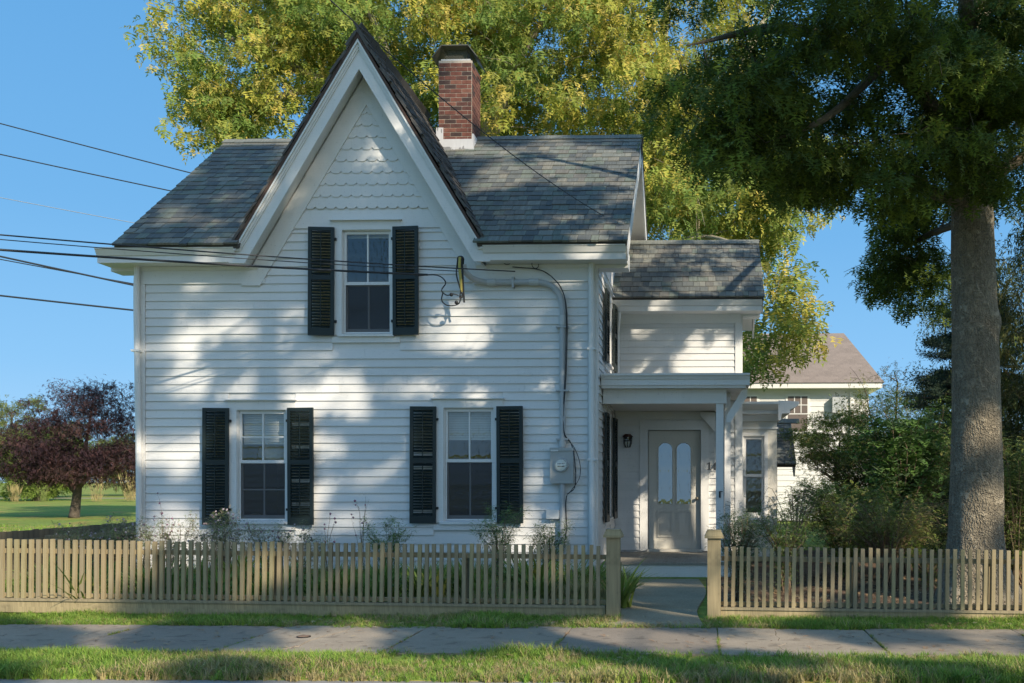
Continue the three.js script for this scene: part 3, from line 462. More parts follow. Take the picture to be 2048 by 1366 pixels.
// ---------------------------------------------------------------- fittings on the house
{
  const lamp = thing('wall_lantern', 'dark caged bulkhead lantern on the porch wall beside the front door', 'lantern', [-1.3, 2.0, WZ + .03]);
  part(lamp, 'wall_plate', new THREE.CylinderGeometry(.06, .06, .02, 16).rotateX(Math.PI / 2).translate(0, .16, .01), M.iron);
  part(lamp, 'hood', [new THREE.CylinderGeometry(.05, .1, .05, 16).translate(0, .19, .1), bx(-.02, .02, .14, .18, 0, .1)], mat([.07, .03, .02], { roughness: .6 }));
  add(lamp, 'glass_jar', new THREE.CylinderGeometry(.05, .042, .16, 14).translate(0, .085, .1), M.glass);
  const cage = []; for (let i = 0; i < 8; i++) { const w = i / 8 * 2 * Math.PI; cage.push(tubeG([V(Math.cos(w) * .07, .17, .1 + Math.sin(w) * .07), V(Math.cos(w) * .07, .06, .1 + Math.sin(w) * .07), V(Math.cos(w) * .045, -.01, .1 + Math.sin(w) * .045)], .006, 5)); }
  for (const [y, r] of [[.1, .07], [-.01, .046]]) cage.push(new THREE.TorusGeometry(r, .006, 5, 20).rotateX(Math.PI / 2).translate(0, y, .1)); part(lamp, 'cage', cage, M.iron);
  const font = await new FontLoader().loadAsync('fonts/droid/droid_serif_bold.typeface.json');
  const num = thing('house_number', 'dark metal house number 140 on the clapboards behind the porch post', 'sign', [.06, 1.6, WZ + .03]);
  ['1', '4', '0'].forEach((c, i) => { const g = new TextGeometry(c, { font, size: 0.125, depth: 0.012, curveSegments: 6 }); part(num, 'digit', g, mat([.1, .1, .095], { roughness: .5 }), [i * .098, 0, 0]); });

  // electrical service
  const cd = thing('electrical_conduit', 'grey plastic conduit bending across the siding and down to the meter', 'conduit');
  const y0 = 4.285, xr = -2.03;
  part(cd, 'pipe', tubeG([...smooth([[-3.42, 4.5, .3], [-3.4, 4.4, .27], [-3.3, y0 + .03, .17], [-3.12, y0, .085], [-2.95, y0, .085]], 16), ...smooth([[-2.6, y0, .085], [-2.38, y0 - .003, .085], [-2.2, y0 - .05, .085], [-2.08, y0 - .17, .085], [xr, y0 - .36, .085], [xr, y0 - .6, .085]], 20), V(xr, 3, .085), V(xr, 1.86, .085)], 0.043, 12), M.pvc);
  part(cd, 'coupling', [new THREE.CylinderGeometry(.052, .052, .12, 14).rotateZ(Math.PI / 2).translate(-3.06, y0, .085), new THREE.CylinderGeometry(.052, .052, .14, 14).rotateZ(Math.PI / 2).translate(-2.44, y0, .085), new THREE.CylinderGeometry(.052, .052, .14, 14).translate(xr, 3.73, .085), new THREE.CylinderGeometry(.052, .052, .1, 14).translate(xr, 1.95, .085)], mat([.5, .52, .52], { roughness: .5 }));
  for (const y of [3.62, 2.7, 2.0]) part(cd, 'strap', bx(xr - .09, xr + .09, y, y + .022, .03, .133), M.pvc); part(cd, 'strap', bx(-2.76, -2.73, y0 - .08, y0 + .07, .03, .133), M.pvc);
  const wh = thing('weatherhead', 'black service mast head with taped wires hanging off the siding', 'weatherhead', [-3.46, 4.15, .3]);
  part(wh, 'hood', [new THREE.SphereGeometry(.055, 14, 10).translate(0, .42, 0), new THREE.CylinderGeometry(.052, .045, .14, 14).translate(0, .35, 0)], M.blackrubber);
  part(wh, 'taped_wire', tubeG(smooth([[.005, .44, .05], [0, .3, .06], [.015, .15, .055], [.02, -.05, .03]], 12), .021, 8), mat([.45, .38, .1], { roughness: .6 }));
  part(wh, 'black_wire', [tubeG(smooth([[.03, .42, .05], [.045, .2, .06], [.05, -.0, .04], [.06, -.2, .03]], 14), .013, 6), tubeG(smooth([[-.03, .4, .05], [-.045, .2, .06], [0, .02, .05], [.035, -.12, .03], [.0, -.14, .04], [.02, -.03, .05]], 20), .01, 6)], M.blackrubber);
  part(wh, 'drip_loop', [tubeG(smooth([[-.62, .17, .1], [-.3, .18, .06], [-.2, .08, .05], [-.26, -.03, .05], [-.18, -.1, .05], [-.1, -.08, .05], [-.02, -.1, .04]], 26), .009, 6), tubeG(smooth([[-.24, -.06, .05], [-.26, -.17, .04], [-.18, -.24, .04], [-.02, -.22, .04], [.02, -.1, .04]], 22), .009, 6), new THREE.SphereGeometry(.028, 8, 6).translate(-.12, -.09, .05), new THREE.SphereGeometry(.028, 8, 6).translate(-.05, -.2, .04)], M.blackrubber);
  const mt = thing('electric_meter', 'grey metal meter box with round glass meter on the front siding', 'meter', [-2.2, 1.37, .03]);
  part(mt, 'box', [bx(0, .335, 0, .5, 0, .12), bx(-.004, .339, .47, .515, 0, .135)], M.meter);
  part(mt, 'meter_ring', new THREE.CylinderGeometry(.095, .1, .04, 24).rotateX(Math.PI / 2).translate(.165, .265, .14), M.pvc);
  const dial = add(mt, 'dial', new THREE.CircleGeometry(.08, 24), (() => { const c = document.createElement('canvas'); c.width = c.height = 128; const x = c.getContext('2d'); x.fillStyle = '#d8d8d2'; x.fillRect(0, 0, 128, 128); x.fillStyle = '#222'; for (let i = 0; i < 5; i++) x.fillRect(24 + i * 17, 42, 11, 15); for (const [a, w] of [[24, 26], [56, 8], [70, 34]]) x.fillRect(a, 74, w, 10); const t = new THREE.CanvasTexture(c); t.colorSpace = THREE.SRGBColorSpace; return mat([1, 1, 1], { map: t, roughness: .5 }); })(), [.165, .265, .165]);
  add(mt, 'glass_cover', new THREE.SphereGeometry(.09, 20, 10, 0, 2 * Math.PI, 0, Math.PI / 2).rotateX(Math.PI / 2).scale(1, 1, .7).translate(.165, .265, .16), M.glass);
  part(mt, 'label_plate', bx(.01, .12, .462, .482, .1355, .138), M.dial);
  part(mt, 'lower_conduit', tubeG([V(.17, 0, .055), V(.17, -1.35, .055)], .043, 12), M.pvc);
  const jb = thing('junction_box', 'small pale utility box on the siding below the meter', 'utility box', [-2.26, .86, .03]);
  part(jb, 'box', bx(0, .18, 0, .13, 0, .08), M.dial); part(jb, 'cover_lip', bx(-.008, .188, .018, .112, .02, .07), M.dial); part(jb, 'stub', bx(.05, .1, -.03, 0, .02, .05), M.pvc);
  // cables running down beside the conduit
  const cab = (pts, r, label) => { const o = add(scene, 'cable', tubeG(smooth(pts, 60), r, 6), M.wire); return tag(o, label, 'cable'); };
  cab([[-2.75, 4.5, .12], [-2.6, 4.49, .1], [-2.4, 4.47, .1], [-2.24, 4.4, .12], [-2.05, 4.2, .14], [-1.97, 3.95, .14], [-1.97, 3, .12], [-2.0, 2.1, .12], [-1.9, 1.95, .13], [-1.84, 1.7, .17], [-1.85, 1.3, .15], [-1.96, 1.2, .12], [-1.97, .7, .1], [-2.02, .45, .08]], .008, 'thin black cable strapped along the conduit and bulging past the meter box');
  cab([[-2.42, 4.47, .1], [-2.3, 4.43, .12], [-2.07, 4.24, .14], [-1.985, 4.0, .14], [-1.985, 3, .125], [-2.0, 2.08, .12], [-1.86, 1.9, .13], [-1.77, 1.65, .13], [-1.78, 1.45, .12], [-1.93, 1.23, .1]], .005, 'thinner black cable looping wide beside the meter box');
  const coil = (x, y, r, tilt, label) => { const o = add(scene, 'wire_coil', new THREE.TorusGeometry(r, .006, 6, 28).rotateY(tilt).scale(1, 1, 1).translate(x, y, .12), M.wire); tag(o, label, 'cable'); };
  coil(-2.83, 4.6, .065, .25, 'round slack loop of black wire under the eave'); coil(-2.42, 4.53, .055, .7, 'tilted slack loop of black wire near the conduit elbow');
}

// ---------------------------------------------------------------- overhead wires
{
  const wire = (a, b, sag, r, label, m = M.wire) => { const p = []; for (let i = 0; i <= 40; i++) { const t = i / 40, q = V(...a).lerp(V(...b), t); q.y -= sag * 4 * t * (1 - t); p.push(q); } const o = add(scene, 'overhead_wire', tubeG(p, r, 6), m); return tag(o, label, 'wire'); };
  const far = (a, b, k) => b.map((q, i) => q + (a[i] - q) * k);
  // to the house front from a street pole off to the left
  wire(far([-9.071, 4.549, 4], [-2.709, 4.43, .14], 3), [-2.709, 4.43, .14], .42, .009, 'thin service wire crossing the gable window to the wall anchor under the eave');
  wire(far([-9.071, 4.48, 4], [-3.42, 4.4, .3], 3), [-3.42, 4.4, .3], .4, .006, 'thinnest service wire crossing the gable window toward the weatherhead');
  wire(far([-9.434, 4.36, 3.6], [-3.9, 4.33, .42], 3), [-3.9, 4.33, .42], .3, .015, 'thick twisted service cable drooping in front of the left eave');
  // lines passing behind the house to a pole at its rear
  const px = -7.2, pz = -9.5, pole = thing('utility_pole', 'wooden utility pole carrying the lines behind the house', 'pole', [px, 0, pz]);
  part(pole, 'shaft', tubeG([V(0, -.2, 0), V(0, 8, 0)], [.15, .11], 12), M.barkDark); part(pole, 'cross_arm', bx(-.06, .06, 7.2, 7.32, -.8, .8), M.oldFence[0]);
  for (const [a, y, r, m, l] of [[[-21.116, 11.615, -10], 7.6, .016, M.wire, 'topmost line in the open sky reaching the roof edge'], [[-21.116, 10.683, -10], 7.3, .016, M.wire, 'second line down in the open sky beside the roof'], [[-21.116, 9.497, -10], 6.5, .009, M.paleWire, 'pale thin line in the open sky beside the roof'], [[-21.116, 8.08, -10], 4.8, .024, M.wire, 'upper thick line meeting the left wall edge'], [[-21.116, 7.902, -10], 5.05, .014, M.wire, 'thin line hugging the upper thick line at the left wall'], [[-21.116, 6.741, -10], 4.9, .024, M.wire, 'lowest thick line meeting the left wall edge']]) { const b = [px, y, pz + .1]; wire(far(a, b, 2.4), b, .25, r, l, m); }
  wire(far([-3.547, 6.288, 6], [-1.12, 5.35, -1.2], 1.5), [-1.12, 5.35, -1.2], .5, .006, 'single wire slanting across the chimney down to the right roof edge');
}

// ---------------------------------------------------------------- fences
{
  const tilt = -0.0086, PG = [0, 1, 2].map((i) => uvm(new THREE.BoxGeometry(0.039, 0.63 + i * 0.003, 0.03)));
  PG.forEach((g, i) => { const u = g.attributes.uv; for (let k = 0; k < u.count; k++) u.setXY(k, u.getX(k) + i * .37, u.getY(k) * .4 + i * .2); });
  const section = (x0, x1, label, posts) => {
    const f = thing('picket_fence', label, 'fence', [x0, 0, 3.8]); f.rotation.z = tilt; f.position.y = 0.0 - (x0 + 1) * 0.0086;
    const n = Math.round((x1 - x0 - .06) / 0.0797), w = x1 - x0;
    for (let i = 0; i < n; i++) { const p = add(f, 'picket', PG[i % 3], M.fence[Math.floor(hash(i, Math.round(x0 * 10)) * 7)], [.05 + i * .0797 + (hash(i, 3) - .5) * .006, .408 + (hash(i, 8) - .5) * .016, .0]); p.rotation.set((hash(i, 11) - .5) * .012, (hash(i, 13) - .5) * .12, (hash(i, 12) - .5) * .022); }
    part(f, 'top_rail', bx(0, w, .575, .625, -.06, -.022), M.fence[1]); part(f, 'bottom_rail', bx(0, w, .105, .145, -.065, -.022), M.fence[1]);
    part(f, 'rail_cap', bx(0, w, .065, .092, -.07, .035), M.fence[3]);
    part(f, 'base_board', bx(0, w, -.06, .064, -.03, .018), M.fence[0]);
    for (const p of posts) part(f, 'line_post', bx(p - x0 - .035, p - x0 + .035, -.06, .57, -.16, -.066), M.fence[3]);
    return f;
  };
  section(-9.05, -1.03, 'long weathered picket fence in front of the clapboard wall', [-8.2, -5.9, -4.6, -2.55]);
  section(.19, 5.2, 'sunlit picket fence in front of the big oak trunk', [1.6, 3.0, 4.6]);
  const post = (x, y, label) => {
    const p = thing('gate_post', label, 'post', [x, y, 3.8]);
    part(p, 'shaft', bx(-.07, .07, -.1, .86, -.07, .07), M.fence[1]);
    part(p, 'cap', [bx(-.1, .1, .86, .885, -.1, .1), new THREE.CylinderGeometry(.115, .135, .04, 4).rotateY(Math.PI / 4).translate(0, .905, 0), bx(-.075, .075, .925, .945, -.075, .075)], M.fence[0]);
  };
  post(-.945, -.045, 'square capped gate post at the end of the long fence'); post(.118, -.05, 'square capped gate post with a variegated shrub behind it');
  // board fence down the side of the yard
  const side = thing('board_fence', 'dark board fence running back beside the lawn', 'fence', [-9.1, 0, 3.8]);
  const SG = uvm(new THREE.BoxGeometry(.022, .77, .098));
  for (let i = 0; i < 128; i++) { const b = add(side, 'board', SG, M.oldFence[Math.floor(hash(i, 44) * 3)], [(hash(i, 2) - .5) * .006, .36 + (hash(i, 5) - .5) * .012, -.06 - i * .1015]); }
  part(side, 'top_rail', bx(.014, .055, .56, .63, -13, 0), M.fence[3]); part(side, 'bottom_rail', bx(.014, .055, .12, .19, -13, 0), M.oldFence[1]);
  for (let z = -.6; z > -13; z -= 2.2) part(side, 'post', bx(.056, .14, -.05, .66, z - .09, z), M.fence[3]);
}
// valve cover and interior things
{
  const v = thing('valve_cover', 'small round rusty iron cover set in the sidewalk', 'cover', [-3.66, -.02, 5.25]);
  part(v, 'ring', new THREE.TorusGeometry(.058, .006, 6, 24).rotateX(Math.PI / 2).translate(0, .004, 0), M.iron); part(v, 'lid', new THREE.CylinderGeometry(.053, .053, .012, 20).translate(0, .002, 0), mat([.26, .16, .1], { roughness: .9 }));
  const l = thing('pendant_lamp', 'pale oval pendant lamp hanging inside the left ground floor window', 'lamp', [-6.6, 1.83, -.75]);
  part(l, 'shade', new THREE.SphereGeometry(.26, 28, 18).scale(1, .72, 1), mat([.78, .76, .7], { roughness: .7 })); part(l, 'cord', tubeG([V(0, .18, 0), V(0, .94, 0)], .006, 6), M.trim);
  const s = thing('sill_ornament', 'small tan rounded object on the sill inside the left ground floor window', 'ornament', [-6.68, .83, -.22]);
  part(s, 'body', new THREE.SphereGeometry(.07, 14, 10).scale(1.1, .75, .7).translate(0, .05, 0), mat([.42, .33, .22])); part(s, 'lump', new THREE.SphereGeometry(.045, 12, 8).translate(.07, .045, .01), mat([.5, .41, .3]));
}
//@@PLANTS
// ---------------------------------------------------------------- foliage tools
function flatLeaf(outline, fold = 0.12, curl = 0.25) {      // outline in (x, y), stem at origin, tip along +y; fan from the midrib
  const P = [], h = Math.max(...outline.map((p) => p[1])), half = outline;
  const z = (x, y) => Math.abs(x) * fold * 2 - curl * y * y / h;
  const tri = (a, b, c) => { for (const [x, y] of [a, b, c]) P.push(x, y, z(x, y)); };
  for (const s of [1, -1]) for (let i = 0; i + 1 < half.length; i++) { const a = half[i], b = half[i + 1], m = [0, Math.max(0, Math.min(h, (a[1] + b[1]) / 2 - 0.08))]; tri([a[0] * s, a[1]], [b[0] * s, b[1]], m); }
  const g = new THREE.BufferGeometry(); g.setAttribute('position', new THREE.Float32BufferAttribute(P, 3)); g.computeVertexNormals(); return g;
}
// unit-length leaves
const LEAF = {
  oak: flatLeaf([[0, 0], [.09, .2], [.34, .26], [.13, .38], [.46, .55], [.15, .6], [.34, .84], [.1, .82], [0, 1]], .1, .3),
  plane: flatLeaf([[0, .05], [.3, 0], [.55, .28], [.3, .4], [.42, .72], [.15, .66], [0, 1]], .14, .3),
  oval: flatLeaf([[0, 0], [.2, .25], [.24, .55], [.12, .85], [0, 1]], .2, .25),
  broad: flatLeaf([[0, 0], [.36, .1], [.44, .45], [.25, .8], [0, 1]], .16, .3),
  slim: flatLeaf([[0, 0], [.1, .3], [.08, .7], [0, 1]], .2, .3),
};
// leaf gaps cut into the crowns to set sun spots on the front plane: [x, y, axis, axis] in metres
const SUN_HOLES = [[-7.44,4.31,0.256,-0.002,0.0,0.08],[-7.03,3.77,0.215,-0.001,0.0,0.159],[-7.6,3.41,0.216,-0.001,0.0,0.199],[-6.45,3.79,0.181,-0.001,0.0,0.198],[-6.3,3.51,0.174,-0.001,0.0,0.099],[-6.35,4.23,0.174,-0.001,0.0,0.099],[-6.48,2.8,0.302,-0.001,0.0,0.165],[-5.63,3.28,0.227,-0.001,0.0,0.099],[-7.63,2.86,0.283,-0.001,0.0,0.186],[-5.07,2.47,0.213,-0.0,0.0,0.158],[-5.24,2.85,0.253,-0.001,0.0,0.145],[-4.46,2.8,0.279,-0.001,0.0,0.119],[-6.73,2.71,0.201,-0.001,0.0,0.093],[-5.46,1.97,0.214,-0.0,0.0,0.176],[-5.38,0.91,0.267,0.0,0.0,0.106],[-7.81,1.68,0.18,-0.0,0.0,0.177],[-7.93,1.05,0.189,0.0,0.0,0.133],[-3.46,3.71,0.397,-0.002,0.0,0.25],[-3.24,3.55,0.198,-0.001,0.0,0.197],[-3.82,3.47,0.212,-0.001,0.0,0.158],[-2.55,4.01,0.277,-0.002,0.0,0.118],[-2.47,3.68,0.237,-0.001,0.0,0.092],[-2.38,3.4,0.145,-0.001,0.0,0.066],[-2.6,4.33,0.184,-0.001,0.0,0.066],[-1.84,3.65,0.085,-0.0,0.0,0.196],[-1.82,3.33,0.099,-0.0,0.0,0.131],[-3.36,2.7,0.225,-0.001,0.0,0.118],[-4.24,2.81,0.305,-0.001,0.0,0.118],[-3.06,2.86,0.304,-0.001,0.0,0.092],[-2.3,2.83,0.211,-0.001,0.0,0.079],[-2.3,2.32,0.175,-0.0,0.0,0.122],[-2.05,2.06,0.088,-0.0,0.0,0.109],[-4.55,1.58,0.186,-0.0,0.0,0.07],[-4.98,1.48,0.186,-0.0,0.0,0.105],[-4.49,1.24,0.177,0.0,0.0,0.061],[-4.86,1.01,0.186,0.0,0.0,0.079],[-4.14,0.68,0.177,0.0,0.0,0.066],[-2.44,1.48,0.114,-0.0,0.0,0.122],[-2.41,1.06,0.158,0.0,0.0,0.066],[-1.82,1.11,0.053,0.0,0.0,0.166],[-1.82,1.76,0.061,-0.0,0.0,0.113],[-5.04,0.8,0.178,0.0,0.0,0.07],[-3.4,1.71,0.088,-0.0,0.0,0.131],[-3.65,2.22,0.071,-0.0,0.0,0.088],[-5.71,6.0,0.134,-0.001,0.0,0.073],[-5.06,5.51,0.18,-0.002,0.0,0.105],[-4.38,5.67,0.093,-0.001,0.0,0.072],[-5.61,5.19,0.147,-0.001,0.0,0.066],[-4.07,6.08,0.06,-0.001,0.0,0.066],[-5.91,5.02,0.12,-0.001,0.0,0.132],[-6.21,4.65,0.174,-0.001,0.0,0.132],[-2.05,7.25,0.35,-0.011,0.178,0.389],[-1.38,7.6,0.305,-0.01,0.192,0.4],[-0.17,8.22,0.279,-0.01,0.115,0.222],[-0.25,7.1,0.359,-0.011,0.109,0.202],[-1.05,7.04,0.313,-0.01,0.102,0.202],[-1.71,8.85,0.271,-0.01,0.117,0.264],[-1.2,8.74,0.135,-0.005,0.108,0.232],[-0.76,6.21,0.151,-0.004,0.088,0.163],[-1.99,4.58,0.267,-0.006,0.105,0.202],[-1.57,7.93,0.163,-0.006,0.101,0.218],[-0.94,8.05,0.163,-0.006,0.107,0.219],[1.56,6.1,0.113,-0.001,0.0,0.078],[2.53,5.73,0.226,-0.001,0.0,0.226],[2.93,5.86,0.139,-0.001,0.0,0.217],[1.56,5.48,0.078,-0.0,0.0,0.061],[1.26,2.84,0.227,0.0,0.0,0.479],[1.59,3.14,0.087,0.0,0.0,0.479],[1.73,2.62,0.087,0.0,0.0,0.261],[2.48,3.27,0.13,0.0,0.0,0.261],[2.48,2.58,0.113,0.0,0.0,0.174],[2.72,3.49,0.139,0.0,0.0,0.174],[2.74,3.06,0.122,0.0,0.0,0.122],[2.51,3.86,0.104,-0.0,0.0,0.122],[2.87,4.1,0.104,-0.0,0.0,0.087],[2.91,7.67,0.177,-0.003,0.072,0.121],[3.76,7.83,0.354,-0.007,0.122,0.195],[3.02,7.01,0.224,-0.004,0.085,0.137],[2.95,6.71,0.136,-0.002,0.083,0.134],[1.67,6.49,0.085,-0.001,0.063,0.11],[3.75,7.51,0.219,-0.004,0.09,0.143],[3.12,8.52,0.274,-0.006,0.075,0.128],[4.06,8.55,0.364,-0.008,0.08,0.129]];
function open(x, y, z, grow) {   // true where a leaf would stand in one of those cut gaps
  const h = x - z * .92, v = y - z * .74;
  for (const [a, b, ax, ay, bx2, by2] of SUN_HOLES) { const dx = h - a, dy = v - b; if (Math.abs(dx) > 1.2 || Math.abs(dy) > 1) continue; const det = ax * by2 - ay * bx2, s = (dx * by2 - dy * bx2) / det, t = (ax * dy - ay * dx) / det, w = Math.atan2(t, s), q = Math.hypot(s, t); if (q < grow * (.72 + .5 * noise(w * 1.6 + 7 + a * 3, b * 5 + 9, 64)) * (.72 + .5 * hash(Math.round(x * 37), Math.round(y * 41)))) return true; }
  return false;
}
const tmpM = new THREE.Matrix4(), tmpQ = new THREE.Quaternion(), tmpE = new THREE.Euler(), tmpC = new THREE.Color();
function scatter(parent, name, geo, material, items, kind = 'stuff') {    // items: [x,y,z, rx,ry,rz, scale, r,g,b]
  const o = new THREE.InstancedMesh(geo, material, items.length); o.name = name; o.castShadow = o.receiveShadow = true; if (kind) o.userData.kind = kind;
  items.forEach((a, i) => { tmpE.set(a[3], a[4], a[5], 'YXZ'); o.setMatrixAt(i, tmpM.compose(V(a[0], a[1], a[2]), tmpQ.setFromEuler(tmpE), V(a[6], a[6], a[6]))); o.setColorAt(i, tmpC.setRGB(a[7], a[8], a[9])); });
  parent.add(o); return o;
}
const pick = (r, pal) => { const c = pal[Math.floor(r() * pal.length)], k = 0.8 + r() * 0.4; return [c[0] * k, c[1] * k, c[2] * k]; };
const gauss = (r) => (r() + r() + r() + r() - 2) * 0.86;
// a tree: trunk and limbs given as polylines [x,y,z,radius] in local metres; crown as ellipsoids [cx,cy,cz,rx,ry,rz,clumps]
function tree(o) {
  const r = rng(o.seed), g = thing(o.name, o.label, o.category ?? 'tree', o.at, o.group), nodes = [], bark = o.bark ?? M.bark;
  const line = (pts) => { const c = new THREE.CatmullRomCurve3(pts.map((p) => V(p[0], p[1], p[2]))), n = Math.max(6, pts.length * 5), q = c.getPoints(n), rad = q.map((_, i) => { const t = i / n * (pts.length - 1), k = Math.min(pts.length - 2, Math.floor(t)); return pts[k][3] + (pts[k + 1][3] - pts[k][3]) * (t - k); }); q.forEach((p, i) => nodes.push({ p, r: rad[i] })); return [q, rad]; };
  const [tq, tr] = line(o.trunk); const trunkG = o.trunkGeo ? o.trunkGeo : tubeG(tq, tr, o.trunkSeg ?? 14); add(g, 'trunk', trunkG, bark);
  const limbs = []; for (const l of o.limbs ?? []) { const [q, rad] = line(l); limbs.push(tubeG(q, rad, 9)); }
  const clumps = [];
  for (const [cx, cy, cz, rx, ry, rz, n, cr] of o.crown) {
    const made = []; let tries = 0; const gap = 0.62 * Math.cbrt(rx * ry * rz * 4.19 / n);
    while (made.length < n && tries++ < n * 30) { const a = V(r() * 2 - 1, r() * 2 - 1, r() * 2 - 1), l = a.length(); if (l > 1 || r() > 0.25 + 0.75 * l) continue; const p = V(cx + a.x * rx, cy + a.y * ry, cz + a.z * rz); if (made.some((q) => q.distanceTo(p) < gap)) continue; if (o.keep && !o.keep(p)) continue; made.push(p); }
    made.forEach((p) => clumps.push({ p, r: (cr ?? o.clumpR) * (0.65 + r() * 0.7) }));
  }
  const base = nodes.map((n) => n.p);
  clumps.forEach((c) => { c.d = Math.min(...base.map((b) => b.distanceTo(c.p))); }); clumps.sort((a, b) => a.d - b.d);
  const twigs = [], minY = o.firstLimb ?? 0;
  for (const c of clumps) {
    let best = null, bd = 1e9; for (const n of nodes) { if (n.p.y < minY) continue; const d = n.p.distanceTo(c.p) + Math.max(0, n.p.y - c.p.y) * (o.droop ? 0.1 : 0.5); if (d < bd) { bd = d; best = n; } }
    const d = best.p.distanceTo(c.p), r0 = Math.min(best.r * 0.75, (o.twig ?? 0.012) + d * 0.014 * (o.thick ?? 1)), mid = best.p.clone().lerp(c.p, 0.5).add(V(gauss(r) * .12 * d, (o.droop ? .16 : .05) * d + gauss(r) * .06 * d, gauss(r) * .12 * d));
    const q = new THREE.CatmullRomCurve3([best.p, mid, c.p]).getPoints(5), rad = q.map((_, i) => Math.max(0.003, r0 + (0.004 - r0) * i / 5)); q.forEach((p, i) => i && nodes.push({ p, r: rad[i] })); limbs.push(tubeG(q, rad, 5));
    for (let k = 0; k < (o.spurs ?? 3); k++) { const e = c.p.clone().add(V(gauss(r), gauss(r) * .7, gauss(r)).multiplyScalar(c.r * 1.0)); twigs.push(tubeG([c.p, c.p.clone().lerp(e, .5).add(V(0, .06 * c.r, 0)), e], [.006, .005, .003], 3)); }
  }
  if (limbs.length) { const m = merge(limbs.map((l) => l.toNonIndexed())); add(g, 'branches', m, bark); }
  if (twigs.length) { const t = add(g, 'twigs', merge(twigs), o.twigMat ?? bark); t.userData.kind = 'stuff'; }
  const items = [];
  for (const c of clumps) {
    const pal = r() < (o.mix ?? 0.3) ? o.palette2 ?? o.palette : o.palette, n = Math.round(o.leaves * (c.r / o.clumpR) ** 2 * (0.75 + r() * .5));
    for (let i = 0; i < n; i++) {
      const a = o.hard ? V(gauss(r), gauss(r), gauss(r)).normalize().multiplyScalar(c.r * Math.cbrt(r()) * (.9 + .2 * r())) : V(gauss(r), gauss(r), gauss(r)).multiplyScalar(c.r * 0.78); a.y *= o.flat ?? 0.7; a.y -= (o.hang ?? 0.12) * Math.hypot(a.x, a.z) * 0.8;
      const s = o.leaf * (0.6 + r() * 0.75), col = pick(r, pal); if (o.gaps && open(c.p.x + a.x + o.at[0], c.p.y + a.y + o.at[1], c.p.z + a.z + o.at[2], o.gaps)) continue;
      items.push([c.p.x + a.x, c.p.y + a.y, c.p.z + a.z, (o.pitch ?? -1.9) + gauss(r) * 0.75, r() * 6.283, gauss(r) * .5, s, ...col]);
    }
  }
  scatter(g, 'crown', o.geo, o.leafMat ?? M.leaf, items);
  g.userData.n = undefined; delete g.userData.n; return g;
}
// ---------------------------------------------------------------- big trees
const PAL = {
  syc: [[.46, .43, .07], [.37, .4, .07], [.58, .47, .11], [.26, .33, .06]], sycG: [[.17, .26, .05], [.22, .3, .06], [.32, .35, .07]],
  oak: [[.075, .115, .016], [.1, .15, .018], [.06, .095, .016], [.15, .2, .024]], oak2: [[.18, .24, .03], [.08, .125, .02]],
  plum: [[.065, .03, .035], [.05, .025, .034], [.09, .04, .04], [.04, .022, .03]], plum2: [[.11, .055, .05], [.07, .04, .04]],
  green: [[.15, .24, .04], [.2, .28, .05], [.11, .18, .035]], dark: [[.1, .16, .035], [.14, .22, .045], [.08, .125, .03]],
  autumn: [[.26, .15, .04], [.2, .18, .04], [.3, .21, .06], [.13, .16, .04]], yellow: [[.3, .28, .05], [.22, .24, .05]],
  far: [[.12, .15, .04], [.09, .13, .04], [.16, .17, .05]],
};
